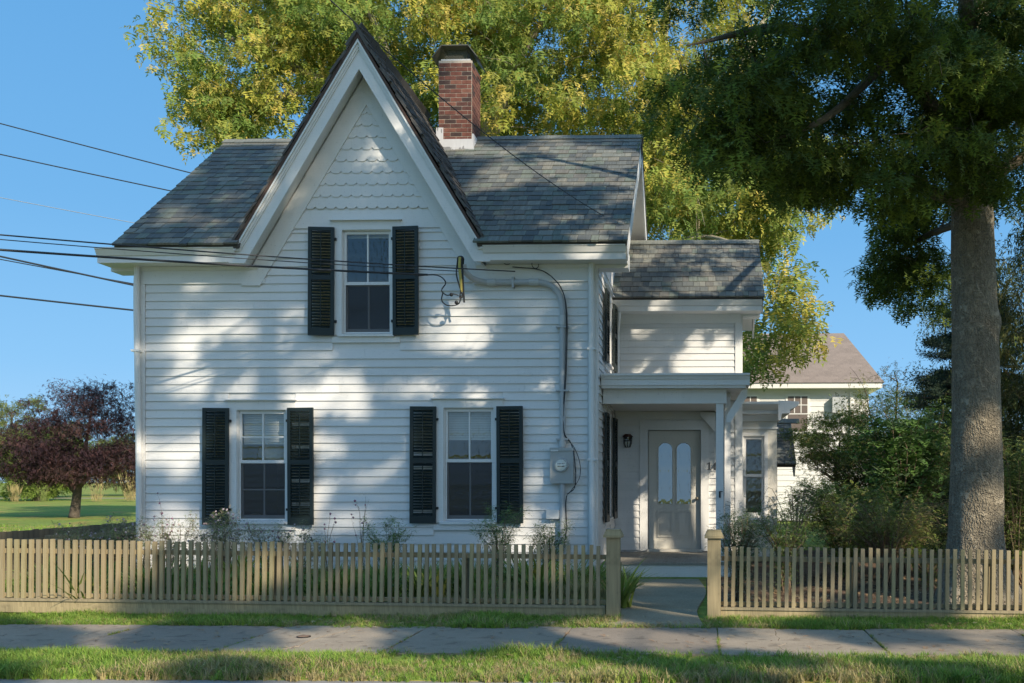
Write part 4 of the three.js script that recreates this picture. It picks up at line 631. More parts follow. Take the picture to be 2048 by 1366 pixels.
{
  // plane tree behind the house
  tree({
    name: 'plane_tree', label: 'huge yellow green plane tree with pale limbs rising behind the roof', seed: 21, at: [-3.6, -.05, -15], bark: M.barkPale, geo: LEAF.plane, leaf: .28, leaves: 98, clumpR: .85, hard: true, pitch: -2.4, palette: PAL.syc, palette2: PAL.sycG, mix: .34, firstLimb: 4, thick: .9, twig: .02, spurs: 3, flat: .75,
    trunk: [[0, 0, 0, .75], [.1, 3, 0, .6], [-.1, 5.5, .2, .5], [-1.2, 8.5, .4, .4], [-2.7, 11.5, .6, .3], [-3.0, 15, .8, .2], [-3.6, 19, .8, .08]],
    limbs: [
      [[0, 5, .1, .4], [1.2, 7.6, .6, .3], [2.4, 9.8, 1.0, .24], [3.9, 11, 1.2, .18], [4.8, 13.5, 1.2, .12], [6, 16, 1, .05]],
      [[2.4, 9.8, 1.0, .2], [4.6, 10.6, 2, .14], [6.4, 10.2, 2.5, .08]], [[-.1, 6, .2, .34], [1.4, 10, -.8, .24], [2.2, 14, -1.4, .16], [2.6, 18, -1.5, .07]],
      [[-1.2, 8.5, .4, .3], [-4.4, 11.2, .8, .22], [-7.6, 13.2, .8, .15], [-10.6, 14.6, 1, .06]], [[-4.4, 11.2, .8, .16], [-6.4, 15.4, 0, .1], [-7.6, 18.4, 0, .05]],
      [[-7.6, 13.2, .8, .12], [-9.2, 12.2, 1.6, .08], [-10.4, 11.2, 2, .05]], [[-2.7, 11.5, .6, .2], [-1.6, 13.4, 1.8, .12], [-.4, 14.6, 2.6, .07]],
      [[1.2, 7.6, .6, .14], [3.4, 7.9, 3.4, .06], [4.6, 7.2, 5.0, .03], [5.2, 6.0, 6.2, .01]]],
    crown: [[-9.1, 15.2, .6, 3.5, 3.3, 3.2, 66], [-9.8, 12.2, 1.6, 1.5, 1.5, 1.5, 15], [-5.2, 15.2, .3, 4.0, 4.4, 3.6, 88], [-1.2, 14.2, 1, 3.8, 4.6, 3.6, 84], [2.6, 13.8, .8, 3.6, 4.6, 3.4, 76], [4.6, 10.2, 2, 3.0, 2.3, 2.4, 40], [3.4, 8.4, 2.5, 2.6, 1.4, 2, 20], [5.25, 5.2, 6.6, .95, 1.45, .9, 13, .62]],
  });
  // oak in the front garden: trunk with flared roots
  const TP = [], NS = 48, hs = [-.1, .05, .2, .4, .7, 1.1, 1.6, 2.2, 3, 3.8, 4.6, 5.4, 6.4, 7.6, 9, 10.5, 12], prof = (y) => y < 1.1 ? .305 + .2 * Math.pow(1 - Math.max(0, y) / 1.1, 2.2) : y < 5.4 ? .305 - (y - 1.1) * .0165 : Math.max(.05, .234 - (y - 5.4) * .028);
  const rings = []; for (let y = -.1; y < 12; y += y < 6 ? .06 : .3) rings.push(y);
  for (const y of rings) for (let k = 0; k < NS; k++) { const a = k / NS * 6.2832, fl = Math.max(0, 1 - Math.max(0, y) / .9), root = fl * fl * (.16 * Math.max(0, Math.cos(a * 2.5 + .6)) ** 2 + .1 * Math.max(0, Math.cos(a - .2)) ** 6), rr = prof(y) * (1 + .1 * (noise(k / NS * 5, y * .8 + 20, 5) - .5) + .05 * (noise(k / NS * 14, y * 1.6 + 9, 14) - .5) + .035 * (noise(k / NS * 34, y * 7 + 3, 34) - .5)) + root + .02 * Math.exp(-(((y - 3.35) / .12) ** 2)) * Math.max(0, Math.cos(a)) * 2 ; TP.push([Math.cos(a) * rr + .03 * Math.sin(y * .9), y, Math.sin(a) * rr]); }
  const TI = [], TU = []; for (let i = 0; i < rings.length; i++) for (let k = 0; k < NS; k++) TU.push(k / NS * 2, rings[i] / 1.1);
  for (let i = 0; i + 1 < rings.length; i++) for (let k = 0; k < NS; k++) { const a = i * NS + k, b = i * NS + (k + 1) % NS; TI.push(a, a + NS, b, b, a + NS, b + NS); }
  const tg = new THREE.BufferGeometry(); tg.setAttribute('position', new THREE.Float32BufferAttribute(TP.flat(), 3)); tg.setAttribute('uv', new THREE.Float32BufferAttribute(TU, 2)); tg.setIndex(TI); tg.computeVertexNormals();
  tree({
    name: 'oak_tree', label: 'large dark green oak with thick dappled trunk behind the right fence', seed: 33, at: [3.24, -.05, 2.35], bark: M.bark, trunkGeo: tg, geo: LEAF.oak, leafMat: M.leafGloss, leaf: .2, leaves: 112, clumpR: .42, hard: true, gaps: 1.5, pitch: -2.3, palette: PAL.oak, palette2: PAL.oak2, mix: .25, firstLimb: 3.9, twig: .01, thick: .8, spurs: 4, flat: .6, droop: true, hang: .45,
    trunk: [[0, 0, 0, .3], [0, 4, 0, .28], [.02, 8, 0, .18], [0, 12, 0, .05]],
    limbs: [[[0, 5.2, .1, .11], [-1.2, 6.1, .9, .085], [-2.4, 6.2, 1.5, .06], [-3.4, 5.9, 1.8, .007]], [[0, 4.7, .1, .08], [-1.0, 5.0, .2, .06], [-2.1, 5.4, .0, .007]], [[-1.2, 6.1, .9, .06], [-2, 5.2, 1.6, .035], [-2.6, 4.9, 1.8, .006]], [[0, 5.9, .1, .1], [-.7, 7, 1.8, .07], [-1.6, 7.4, 3.2, .008]],
      [[0, 5.6, 0, .1], [1.4, 6.2, .6, .07], [3, 6.6, 1, .008]], [[0, 5.0, 0, .08], [1.0, 5.4, .4, .05], [2, 5.3, .6, .007]], [[0, 4.6, 0, .06], [-.3, 4.7, -1.3, .04], [-.7, 4.6, -2.6, .006]], [[0, 6.6, 0, .1], [.6, 7.6, -2, .06], [.8, 8, -3.6, .03]], [[0, 7.5, 0, .09], [-1.8, 9, -.6, .06], [-3, 9.6, -1, .03]]],
    crown: [[-1.9, 5.8, 1.2, 1.75, .95, 1.3, 36], [-1.0, 5.0, 1.0, 1.3, .42, .9, 13], [-2.9, 5.45, 1.5, .5, .6, .7, 10], [-.5, 6.4, 2.6, 2.2, .9, 1.2, 7], [.6, 5.95, .9, 1.3, .85, 1.2, 12], [2.3, 6.4, .8, 1.6, 1.1, 1.6, 7], [-.35, 4.55, -2.0, .6, .62, .8, 11], [-.2, 5.1, -1.1, .6, .5, .6, 6], [-.1, 6.25, .75, .7, .7, .35, 10],
      [-1.8, 8.4, .4, 3.0, 1.7, 2.8, 15], [.8, 8.8, .4, 2.6, 2.2, 2.8, 14], [.3, 11, 0, 2.6, 1.6, 2.6, 10], [.9, 7.6, -2.4, 1.6, 1.2, 1.4, 10]],
  });
  // street trees across the road whose crowns dapple the house front, the fence and the sidewalk
  const street = (at, seed, crown, h, label, leaves, opt) => tree({ name: 'street_tree', label, seed, at, bark: M.barkDark, geo: LEAF.plane, leaf: .27, leaves, clumpR: .5, hard: true, pitch: -2.3, palette: PAL.green, palette2: PAL.far, firstLimb: 4, twig: .02, spurs: 1, flat: .7, trunk: [[0, 0, 0, .45], [.1, 4, 0, .36], [-.1, h * .6, .1, .25], [0, h * .92, 0, .06]], crown, gaps: 1.75, ...opt });
  street([10.6, -.1, 18.3], 51, [[1.0, 15.4, 0, 5.6, 4.4, 3.2, 108], [.6, 20.6, 0, 3.4, 2.6, 3, 40], [5.2, 20.4, 0, 2.4, 2.6, 2.4, 15], [-2.5, 10.6, 0, 3.6, 2.0, 3, 15], [3, 10.2, 0, 2.4, 1.6, 2, 8]], 24, 'broad maple across the road to the right', 210);
  street([21.8, -.1, 18.6], 52, [[0, 14, 0, 4.6, 5, 4, 56], [-3.6, 14.4, 0, .9, 2.6, 1.2, 20, .28], [-2, 9.4, 0, 3.2, 2.2, 2.6, 14]], 20, 'narrower maple across the road further right', 90, { clumpR: .32, leaf: .2 });
  // unseen elm beyond the right edge, added so its crown dapples the house front
  tree({ name: 'street_tree', label: 'unseen spreading elm on the near verge, added to dapple the house front', seed: 57, at: [9.2, -.1, 6.6], bark: M.barkDark, geo: LEAF.plane, leaf: .15, leaves: 110, pitch: -2.3, clumpR: .34, hard: true, gaps: 1.65, palette: PAL.green, palette2: PAL.far, firstLimb: 4, twig: .012, spurs: 3, flat: .55, trunk: [[0, 0, 0, .32], [-.1, 4, .1, .27], [-.6, 8, .3, .18], [-1, 12, .4, .05]], limbs: [[[-.2, 5, .1, .17], [-3, 7.4, .8, .11], [-6, 8.8, 1, .07], [-9, 9.4, .8, .03]], [[-.4, 6.4, .2, .14], [-3, 9.6, 1.4, .08], [-6, 11.4, 1.6, .04]], [[-.2, 5.4, .1, .12], [2, 8, .8, .07], [3.5, 9.4, 1, .03]]], crown: [[-7.6, 9.6, 1, 3.0, 2.0, 1.6, 62], [-4.2, 10, 1, 2.6, 2.3, 1.8, 40], [1, 10.5, .5, 3, 2, 2, 22]] });
  street([-7, -.1, 22.5], 53, [[0, 9.5, 0, 5, 4.2, 4, 60]], 13, 'lower round maple across the road facing the door', 80);
  street([3.2, -.1, 26], 54, [[0, 8.2, 0, 3.6, 3.6, 3.4, 40]], 12, 'small maple across the road behind the others', 80);
}
// ---------------------------------------------------------------- the garden and neighbours on the right
function shrub(o) {   // many stems from the base, leaves along them
  const r = rng(o.seed), g = thing(o.name ?? 'shrub', o.label, 'shrub', o.at, o.group), st = [], items = [];
  for (let i = 0; i < o.stems; i++) {
    const a = r() * 6.283, sp = o.spread * (0.25 + 0.75 * r()), h = o.h * (0.55 + .45 * r()), b = V(gauss(r) * .12, -.06, gauss(r) * .12), e = V(Math.cos(a) * sp, h, Math.sin(a) * sp * .8), m = V(Math.cos(a) * sp * .4, h * .68, Math.sin(a) * sp * .35);
    const arch = o.arch ? V(Math.cos(a) * sp * 1.35, h * .8, Math.sin(a) * sp) : e.clone().add(V(gauss(r) * .08, .1, 0)), q = new THREE.CatmullRomCurve3([b, m, e, arch]).getPoints(10);
    st.push(tubeG(q, q.map((_, k) => (o.sr ?? .009) * (1 - k / 11)), 4));
    for (let k = 0; k < o.per; k++) { const t = (o.from ?? .08) + (1 - (o.from ?? .08)) * r(), p = q[Math.min(10, Math.floor(t * 10))].clone().lerp(q[Math.min(10, Math.floor(t * 10) + 1)], (t * 10) % 1), w = o.fuzz ?? .13; items.push([p.x + gauss(r) * w, p.y + gauss(r) * w, p.z + gauss(r) * w, -1.3 + gauss(r) * .8, r() * 6.28, gauss(r) * .5, o.leaf * (.6 + r() * .8), ...pick(r, r() < (o.mix ?? .2) ? o.pal2 ?? o.pal : o.pal)]); }
  }
  const s = add(g, 'stems', merge(st), o.stemMat ?? M.twig); s.userData.kind = 'stuff';
  scatter(g, 'foliage', o.geo ?? LEAF.oval, o.mat ?? M.leaf, items);
  if (o.flowers) { const fl = []; for (let i = 0; i < o.flowers; i++) { const a = items[Math.floor(r() * items.length)]; if (a[1] < o.h * .5) continue; fl.push([a[0], a[1] + .02, a[2], r() * 3, r() * 6, 0, .018 + r() * .012, ...pick(r, o.fpal)]); } scatter(g, 'blossoms', new THREE.OctahedronGeometry(.7, 0), M.dryLeaf, fl); }
  return g;
}
{
  const br = [[.24, .29, .06], [.2, .25, .055], [.31, .3, .09]], br2 = [[.36, .26, .12]];
  shrub({ seed: 61, at: [2.1, 0, -.35], stems: 80, spread: .75, h: 1.35, per: 130, leaf: .09, pal: PAL.green, pal2: br, mix: .5, arch: true, label: 'bushy dark shrub with small leaves beside the bay window' });
  shrub({ seed: 62, at: [2.5, 0, .9], stems: 70, spread: .9, h: 1.2, per: 80, leaf: .06, pal: br, pal2: br2, arch: true, label: 'twiggy brownish shrub with arching bare stems left of the oak trunk', from: .35 });
  shrub({ seed: 63, at: [3.1, 0, -1.1], stems: 40, spread: .7, h: 2.3, per: 40, leaf: .17, geo: LEAF.broad, pal: [[.1, .2, .04], [.15, .27, .055], [.08, .15, .035]], label: 'tall shrub with big rounded leaves close behind the oak trunk', sr: .014, fuzz: .2 });
  shrub({ seed: 64, at: [3.1, 0, -3.6], stems: 90, spread: 1.35, h: 2.2, per: 130, leaf: .1, pal: PAL.dark, pal2: br, label: 'dense dark shrub behind the twiggy one', sr: .014, fuzz: .2 });
  shrub({ seed: 65, at: [.42, 0, 2.5], stems: 40, spread: .32, h: .95, per: 90, leaf: .055, geo: LEAF.oval, mat: M.leafGloss, pal: [[.1, .16, .06], [.3, .32, .2], [.13, .2, .07]], label: 'variegated pale green shrub right behind the gate post', from: .1 });
  shrub({ seed: 66, at: [1.05, 0, 1.5], stems: 34, spread: .45, h: 1.0, per: 70, leaf: .06, pal: PAL.green, pal2: [[.28, .3, .18]], label: 'loose light green shrub in front of the bay window', from: .1 });
  shrub({ seed: 67, at: [3.0, 0, .95], stems: 24, spread: .5, h: .55, per: 60, leaf: .05, pal: [[.24, .34, .04], [.18, .28, .04]], label: 'low bright lime green plant at the foot of the oak trunk' });
  shrub({ seed: 68, at: [4.35, 0, .4], stems: 70, spread: 1.0, h: 2.0, per: 130, leaf: .08, pal: PAL.dark, pal2: br, mix: .4, label: 'dark upright shrub just right of the oak trunk' });
  shrub({ seed: 69, at: [1.3, 0, .3], stems: 22, spread: .55, h: 1.35, per: 26, leaf: .04, pal: br, pal2: PAL.green, arch: true, from: .3, label: 'thin wispy shrub with bare twigs across the bay wall' });
  shrub({ seed: 70, at: [3.6, 0, -2.6], stems: 80, spread: 1.2, h: 2.7, per: 110, leaf: .1, pal: PAL.dark, pal2: PAL.green, label: 'tall dark shrub hidden partly by the oak trunk', fuzz: .2 });
  tree({ name: 'small_maple', label: 'small green maple with spreading layers in front of the neighbouring house', seed: 71, at: [3.0, -.05, -6.5], geo: LEAF.plane, leaf: .09, leaves: 120, clumpR: .42, palette: [[.12, .18, .03], [.16, .19, .035]], palette2: PAL.autumn, mix: .2, bark: M.barkDark, firstLimb: .8, flat: .35, trunk: [[0, 0, 0, .06], [-.1, .9, 0, .05], [-.2, 1.7, 0, .035], [-.1, 2.3, 0, .02]], crown: [[-.2, 2.35, 0, 1.0, .5, .9, 26], [.7, 1.8, 0, .7, .4, .7, 12]] });
  const upright = (at, seed, s, label, pal) => tree({ name: 'slender_tree', label, seed, at, geo: LEAF.oval, leaf: .12, leaves: 70, clumpR: .45 * s, palette: pal, palette2: PAL.yellow, mix: .35, bark: M.barkDark, firstLimb: .6, trunk: [[0, 0, 0, .07], [0, 1.6 * s, 0, .05], [.1, 3.6 * s, 0, .02]], limbs: [[[0, .6, 0, .04], [-.5 * s, 2.4 * s, .2, .025], [-.7 * s, 3.4 * s, .2, .01]], [[0, .6, 0, .04], [.5 * s, 2.2 * s, -.2, .025], [.8 * s, 3.2 * s, -.2, .01]]], crown: [[-.3 * s, 2.7 * s, 0, 1.1 * s, 1.3 * s, .9 * s, 34], [.5 * s, 2 * s, .2, .9 * s, .9 * s, .8 * s, 18]] });
  upright([5.2, -.05, -12.5], 72, 1.15, 'thin tawny tree with autumn leaves hiding the neighbouring roof corner', PAL.autumn);
  upright([6.4, -.05, -11], 73, 1.1, 'thin yellow green tree next to the tawny one', PAL.yellow);
  tree({ name: 'garden_tree', label: 'dark leafy understorey tree at the back of the right garden', seed: 74, at: [6.1, -.05, -9.5], geo: LEAF.oval, leaf: .13, leaves: 110, clumpR: .55, palette: PAL.dark, palette2: PAL.green, bark: M.barkDark, firstLimb: .5, trunk: [[0, 0, 0, .1], [0, 2, 0, .07], [0, 3.2, 0, .03]], crown: [[-.3, 1.7, 0, 1.7, 1.3, 1, 40]] });
  // conifers behind the oak
  const conifer = (name, at, seed, h, rad, label, drop, dens, pal) => {
    const r = rng(seed), g = thing(name, label, 'tree', at, undefined), bs = [], it = []; add(g, 'trunk', tubeG([V(0, -.1, 0), V(0, h * .5, 0), V(0, h, 0)], [.16, .1, .015], 8), M.barkDark);
    const shoot = []; for (let i = 0; i < 16; i++) { const w = i * 2.4, t = i / 16; shoot.push(flatLeaf([[0, 0], [.05, .5], [0, 1]], 0, 0).scale(1.5, .5, 1).rotateX(.85).rotateY(w).translate(0, t * .8, 0)); } const sg = merge(shoot);
    for (let k = 0; k < h * dens; k++) {
      const t = Math.pow(r(), .85), y = .25 + t * (h - .3), len = rad * Math.pow(1 - t, .8) * (.6 + r() * .5) + .12, a = r() * 6.283, e = V(Math.cos(a) * len, y - drop * len + .1 * len, Math.sin(a) * len), m = V(Math.cos(a) * len * .5, y - drop * len * .7, Math.sin(a) * len * .5), q = new THREE.CatmullRomCurve3([V(0, y, 0), m, e]).getPoints(5);
      bs.push(tubeG(q, q.map((_, i) => .016 * (1 - i / 6) + .003), 4));
      const n = Math.round(len * 26); for (let i = 0; i < n; i++) { const u = .12 + .88 * r(), p = m.clone().lerp(e, Math.max(0, u * 2 - 1)); if (u < .5) p.copy(V(0, y, 0)).lerp(m, u * 2); const side = (r() - .5) * len * .55 * (1.15 - u); p.x += -Math.sin(a) * side; p.z += Math.cos(a) * side; p.y -= Math.abs(side) * .3; it.push([p.x, p.y, p.z, 1.35 + gauss(r) * .35, -a + Math.PI / 2 + Math.sign(side) * -.7 * 1 + gauss(r) * .3, 0, .2 + r() * .16, ...pick(r, pal)]); }
    }
    const b = add(g, 'branches', merge(bs), M.barkDark); scatter(g, 'crown', sg, M.leaf, it); return g;
  };
  conifer('spruce_tree', [6.0, -.05, -7.4], 81, 6.3, 2.5, 'dark blue green spruce with drooping branches behind the oak', .28, 26, [[.03, .06, .04], [.045, .075, .045], [.03, .05, .03]]);
  const cedar = (at, seed, label, crown, h) => tree({ name: 'cedar_tree', label, seed, at, geo: LEAF.slim, leaf: .26, leaves: 230, clumpR: .6, palette: [[.09, .12, .03], [.13, .14, .04], [.06, .085, .025]], palette2: [[.17, .16, .05], [.05, .07, .02]], mix: .35, bark: M.barkDark, firstLimb: .3, spurs: 2, flat: 1, hang: .5, trunk: [[0, 0, 0, .2], [0, h * .5, 0, .12], [0, h, 0, .03]], crown });
  cedar([6.3, -.05, -2.6], 82, 'tall dense cedar filling the view right of the oak trunk', [[-.1, 1.6, 0, 1.5, 1.7, 1.2, 40], [0, 4.2, 0, 1.7, 2, 1.3, 44], [0, 7, 0, 1.4, 2, 1.2, 28]], 9);
  cedar([8.6, -.05, -5], 83, 'second tall cedar beyond the dense one', [[0, 3, 0, 2, 3, 1.6, 40], [0, 7, 0, 1.6, 2.4, 1.4, 24]], 10);
  cedar([7.3, -.05, -12], 84, 'distant cedar closing the gap behind the spruce', [[0, 2.4, 0, 2.2, 2.4, 1.6, 46], [0, 5.4, 0, 1.6, 2, 1.4, 24]], 8);
  // neighbouring house
  const nb = thing('neighbour_house', 'white house with brown hipped roof beyond the garden shrubs', 'house', [0, 0, -20]);
  const nw = part(nb, 'wall', extZ(rect(-4, 5.8, 0, 4.59), -7.8, 0, []), mat([.78, .77, .75], { map: T.paint }));
  part(nb, 'eave', bx(-4.5, 6.18, 4.6, 4.778, -8.3, .5), M.trim);
  const rf = part(nb, 'roof', (() => { const A = [-4.6, 4.78, .55], B = [6.25, 4.78, .55], C = [6.25, 4.78, -8.4], D = [-4.6, 4.78, -8.4], E = [-3.0, 7.15, -3.9], F = [5.5, 7.15, -3.9], q = []; for (const t of [[A, B, F], [A, F, E], [B, C, F], [C, D, E], [C, E, F], [D, A, E]]) q.push(...t.flat()); const g = new THREE.BufferGeometry(); g.setAttribute('position', new THREE.Float32BufferAttribute(q, 3)); g.setAttribute('uv', new THREE.Float32BufferAttribute(new Float32Array(q.length / 3 * 2), 2)); g.computeVertexNormals(); return g; })(), M.farRoof);
  for (const x of [1.55, 3.32]) { const w = part(nb, 'window', bx(x - .42, x + .42, 3.05, 4.42, .01, .05), M.trim); for (const [y0, y1] of [[3.12, 3.72], [3.76, 4.35]]) part(w, 'pane', bx(x - .34, x + .34, y0, y1, .055, .06), mat([.16, .13, .12], { roughness: .2 })); part(w, 'muntin', [bx(x - .13, x - .1, 3.77, 4.34, .062, .07), bx(x + .1, x + .13, 3.77, 4.34, .062, .07), bx(x - .34, x + .34, 4.03, 4.06, .0705, .075)], M.trim); }
  part(nb, 'downspout', bx(5.15, 5.25, 0, 4.5, .023, .1), M.trim); part(nb, 'vent_box', bx(4.5, 5.0, 3.75, 4.3, .023, .3), M.pvc);
  const clap = []; for (let y = .2; y < 4.5; y += .2) clap.push(extX([[.0, y + .2], [.022, y], [0, y]], -4, 5.79)); const cs = part(nb, 'siding', clap, mat([.78, .77, .75], { map: T.paint })); cs.userData.kind = 'stuff';
}
// ---------------------------------------------------------------- the lawn on the left and what stands beyond it
{
  tree({ name: 'plum_tree', label: 'purple leaved plum tree on the open lawn', seed: 91, at: [-24.3, -.05, -22.6], geo: LEAF.oval, leaf: .17, leaves: 150, clumpR: .66, palette: PAL.plum, palette2: PAL.plum2, mix: .3, bark: M.barkDark, leafMat: M.leafGloss, firstLimb: .9, flat: .7, spurs: 2, trunk: [[0, 0, 0, .2], [.08, .6, 0, .16], [.15, 1.2, 0, .15], [.2, 2.2, 0, .1]], limbs: [[[.1, 1, 0, .13], [-.7, 2.1, .3, .07], [-1.6, 2.8, .4, .03]], [[.1, 1.1, 0, .12], [1.1, 2, .2, .07], [2.2, 2.6, .2, .03]], [[.15, 1.2, 0, .1], [.3, 3, -.3, .06], [.5, 4.6, -.4, .02]]], crown: [[.2, 2.9, 0, 2.7, 1.4, 2.2, 84], [.5, 4.2, 0, 1.7, .9, 1.4, 28], [-1.5, 2.4, .3, 1.4, .9, 1.4, 24], [2.1, 2.2, .2, 1.5, .8, 1.3, 24], [0, 2, 1, 2, .5, 1, 14], [1.2, 4.9, 0, 1.3, .45, .9, 9, .3], [-1.2, 4.1, 0, 1.2, .45, .9, 8, .3], [2.6, 3.6, 0, .7, .5, .8, 6, .3]] });
  const bt = (at, seed, sz, label, pal, h) => tree({ name: 'far_tree', label, seed, at, geo: LEAF.plane, leaf: .42, leaves: 70, clumpR: 1.1, pitch: -2.3, palette: pal, bark: M.barkDark, firstLimb: h * .25, spurs: 1, trunk: [[0, 0, 0, .28], [0, h * .4, 0, .2], [0, h * .8, 0, .06]], crown: [[0, h * .54, 0, sz, h * .44, sz, 36]] });
  bt([-46.5, -.05, -52], 92, 2.6, 'young light green tree on a thin trunk near the white building', [[.16, .24, .04], [.2, .27, .05]], 5);
  [[-58.5, -66, 4.2, 9, PAL.far, 'tall olive tree at the far edge of the lawn'], [-54, -64, 3.2, 6.4, PAL.green, 'green round tree next to the tall olive one'], [-52.5, -74, 4, 6.2, PAL.far, 'olive tree behind the white building'], [-48.5, -78, 4.5, 6, PAL.green, 'broad green tree behind the plum tree'], [-44.5, -76, 4, 5.4, PAL.dark, 'dark green tree behind the plum tree'], [-41, -74, 3.6, 5, PAL.far, 'olive tree beyond the drive'], [-37, -73, 3.6, 4.6, PAL.green, 'low green tree beyond the drive near the house corner'], [-63, -60, 4, 8, PAL.green, 'broad green tree at the lawn border']].forEach(([x, z, sz, h, pal, label], i) => bt([x, -.05, z], 930 + i, sz, label, pal, h));
  const fb = thing('far_building', 'small white building glimpsed under the plum tree', 'building', [-43, 0, -72]);
  part(fb, 'wall', bx(-4, 5, 0, 2.8, -5, 0), mat([.75, .75, .76], { map: T.paint })); part(fb, 'roof', extX([[.5, 2.7], [-2.5, 4.4], [-5.5, 2.7]], -4.5, 5.5), M.farRoof); part(fb, 'door', bx(-1, 0, 0, 2.1, .01, .06), M.pvc);
  // tall ornamental grasses
  const bl = [], r = rng(98); for (let i = 0; i < 60; i++) { const a = r() * 6.283, l = .9 + r() * .8, s = .15 + r() * .6, g = flatLeaf([[0, 0], [.02, .5], [0, 1]], 0, .12).scale(1.4, l, 1); g.rotateX(s * .8).rotateY(a).translate(gauss(r) * .25, 0, gauss(r) * .25); bl.push(g); }
  const bg = merge(bl), straw = new THREE.MeshStandardMaterial({ color: lin(.36, .29, .13), roughness: 1, side: THREE.DoubleSide }), gr = straw.clone(); gr.color = lin(.2, .24, .07);
  [[-40.2, -49, 1.4, 0], [-38.6, -50, 1.5, 0], [-37.6, -54, 1.3, 1], [-36.2, -55, 1.5, 1], [-34.6, -56, 1.5, 0], [-33, -57, 1.4, 1], [-31.6, -57, 1.3, 0], [-30.4, -58, 1.2, 0], [-47, -48, .9, 0], [-45.4, -48.4, .9, 0], [-43.8, -48.8, .8, 1], [-35.4, -57, 1.5, 1], [-32.2, -58.5, 1.4, 1]].forEach(([x, z, s, k]) => { const o = add(scene, 'ornamental_grass', bg, k ? gr : straw, [x, -.05, z]); o.scale.setScalar(s); o.rotation.y = x; tag(o, k ? 'green clump of tall ornamental grass along the far drive' : 'straw coloured clump of tall ornamental grass along the far drive', 'grass', k ? 'green ornamental grasses' : 'straw ornamental grasses'); });
}
// ---------------------------------------------------------------- garden plants behind the long fence
{
  const r = rng(120), aster = { geo: LEAF.slim, pal: [[.24, .3, .11], [.3, .31, .16], [.19, .25, .09]], pal2: [[.42, .36, .24]], fpal: [[.5, .42, .46], [.42, .36, .32], [.3, .22, .24]] };
  const as = [[-8.0, 1.1, .85, .4], [-7.5, 1.3, .82, .42], [-7.05, 1.2, .85, .42], [-6.6, 1.1, .95, .5], [-6.3, 1.4, .9, .42], [-5.8, 1.3, .82, .36], [-5.4, 1.2, .8, .32], [-8.35, 1.5, .8, .3]];
  as.forEach(([x, z, h, sp], i) => shrub({ ...aster, name: 'aster_plant', seed: 130 + i, at: [x, -.02, z], stems: 30, spread: sp, h, per: 52, leaf: .075, sr: .004, from: .2, fuzz: .06, flowers: 60, label: 'wispy seed topped aster below the left ground floor window', group: 'asters along the wall' }));
  [[-4.3, .9, .82, .34, 'bushy grey green perennial left of the right ground floor window'], [-2.75, 1.0, 1.02, .36, 'leafy perennial reaching up to the right ground floor shutter'], [-2.1, .8, .8, .3, 'low leafy perennial at the foot of the meter conduit']].forEach(([x, z, h, sp, label], i) => shrub({ name: 'perennial', seed: 150 + i, at: [x, -.02, z], stems: 26, spread: sp, h, per: 70, leaf: .09, geo: LEAF.slim, pal: [[.18, .28, .08], [.24, .33, .1], [.14, .21, .07]], sr: .005, from: .2, fuzz: .06, label }));
  [[-5.25, .7, .95, 'thin flowering stalks beside the middle of the clapboard wall'], [-4.75, .7, 1.15, 'tallest thin flowering stalks on the clapboard wall'], [-7.6, .6, 1.15, 'single dry reddish stalk left of the ground floor window']].forEach(([x, z, h, label], i) => shrub({ name: 'tall_stalk', seed: 160 + i, at: [x, -.02, z], stems: i === 2 ? 3 : 7, spread: .14, h, per: 9, leaf: .05, geo: LEAF.slim, pal: i === 2 ? [[.3, .16, .08]] : [[.14, .13, .07]], sr: .005, from: .3, fuzz: .03, flowers: 10, fpal: [[.22, .1, .16]], label }));
  // strap leaved clumps (day lilies)
  const clump = (seed, n, l) => { const q = rng(seed), a = []; for (let i = 0; i < n; i++) { const len = l * (.6 + .5 * q()), lean = .3 + q() * .9, w = .012 + q() * .008, P = []; for (let k = 0; k <= 6; k++) { const t = k / 6; P.push([t * len * (.25 + lean * .55 * t), len * (t - .38 * lean * t * t), w * (1 - t ** 3)]); } const v = []; for (let k = 0; k < 6; k++) { const [d0, y0, w0] = P[k], [d1, y1, w1] = P[k + 1]; v.push(d0, y0, -w0, d1, y1, -w1, d1, y1, w1, d0, y0, -w0, d1, y1, w1, d0, y0, w0); } const g = new THREE.BufferGeometry(); g.setAttribute('position', new THREE.Float32BufferAttribute(v, 3)); g.rotateY(q() * 6.283).translate(gauss(q) * .09, 0, gauss(q) * .09); g.computeVertexNormals(); a.push(g); } return merge(a); };
  const cg = [clump(1, 46, .6), clump(2, 40, .52), clump(3, 52, .68)], cm = [[.13, .22, .04], [.2, .27, .05], [.28, .3, .06]].map((c) => { const m = M.blade.clone(); m.color = lin(...c); return m; });
  for (let i = 0; i < 46; i++) { const x = -8.8 + i * .17 + (r() - .5) * .2, z = 3.35 - r() * 1.5; const o = add(scene, 'daylily', cg[i % 3], cm[Math.min(2, Math.floor(r() * 2.2 + (x > -3.6 ? .7 : 0)))], [x, -.05, z]); o.rotation.y = r() * 6; o.scale.setScalar(.75 + r() * .4); tag(o, 'strap leaved day lily clump behind the long picket fence', 'plant', 'day lilies behind the fence'); }
  const big = add(scene, 'daylily', cg[2], cm[1], [-.92, -.05, 3.1]); tag(big, 'lush day lily clump spilling onto the path beside the gate post', 'plant'); 
  const out = add(scene, 'daylily', clump(9, 9, .62), cm[1], [-6.75, .0, 3.72]); tag(out, 'sparse day lily leaves poking through the fence onto the verge', 'plant');
}
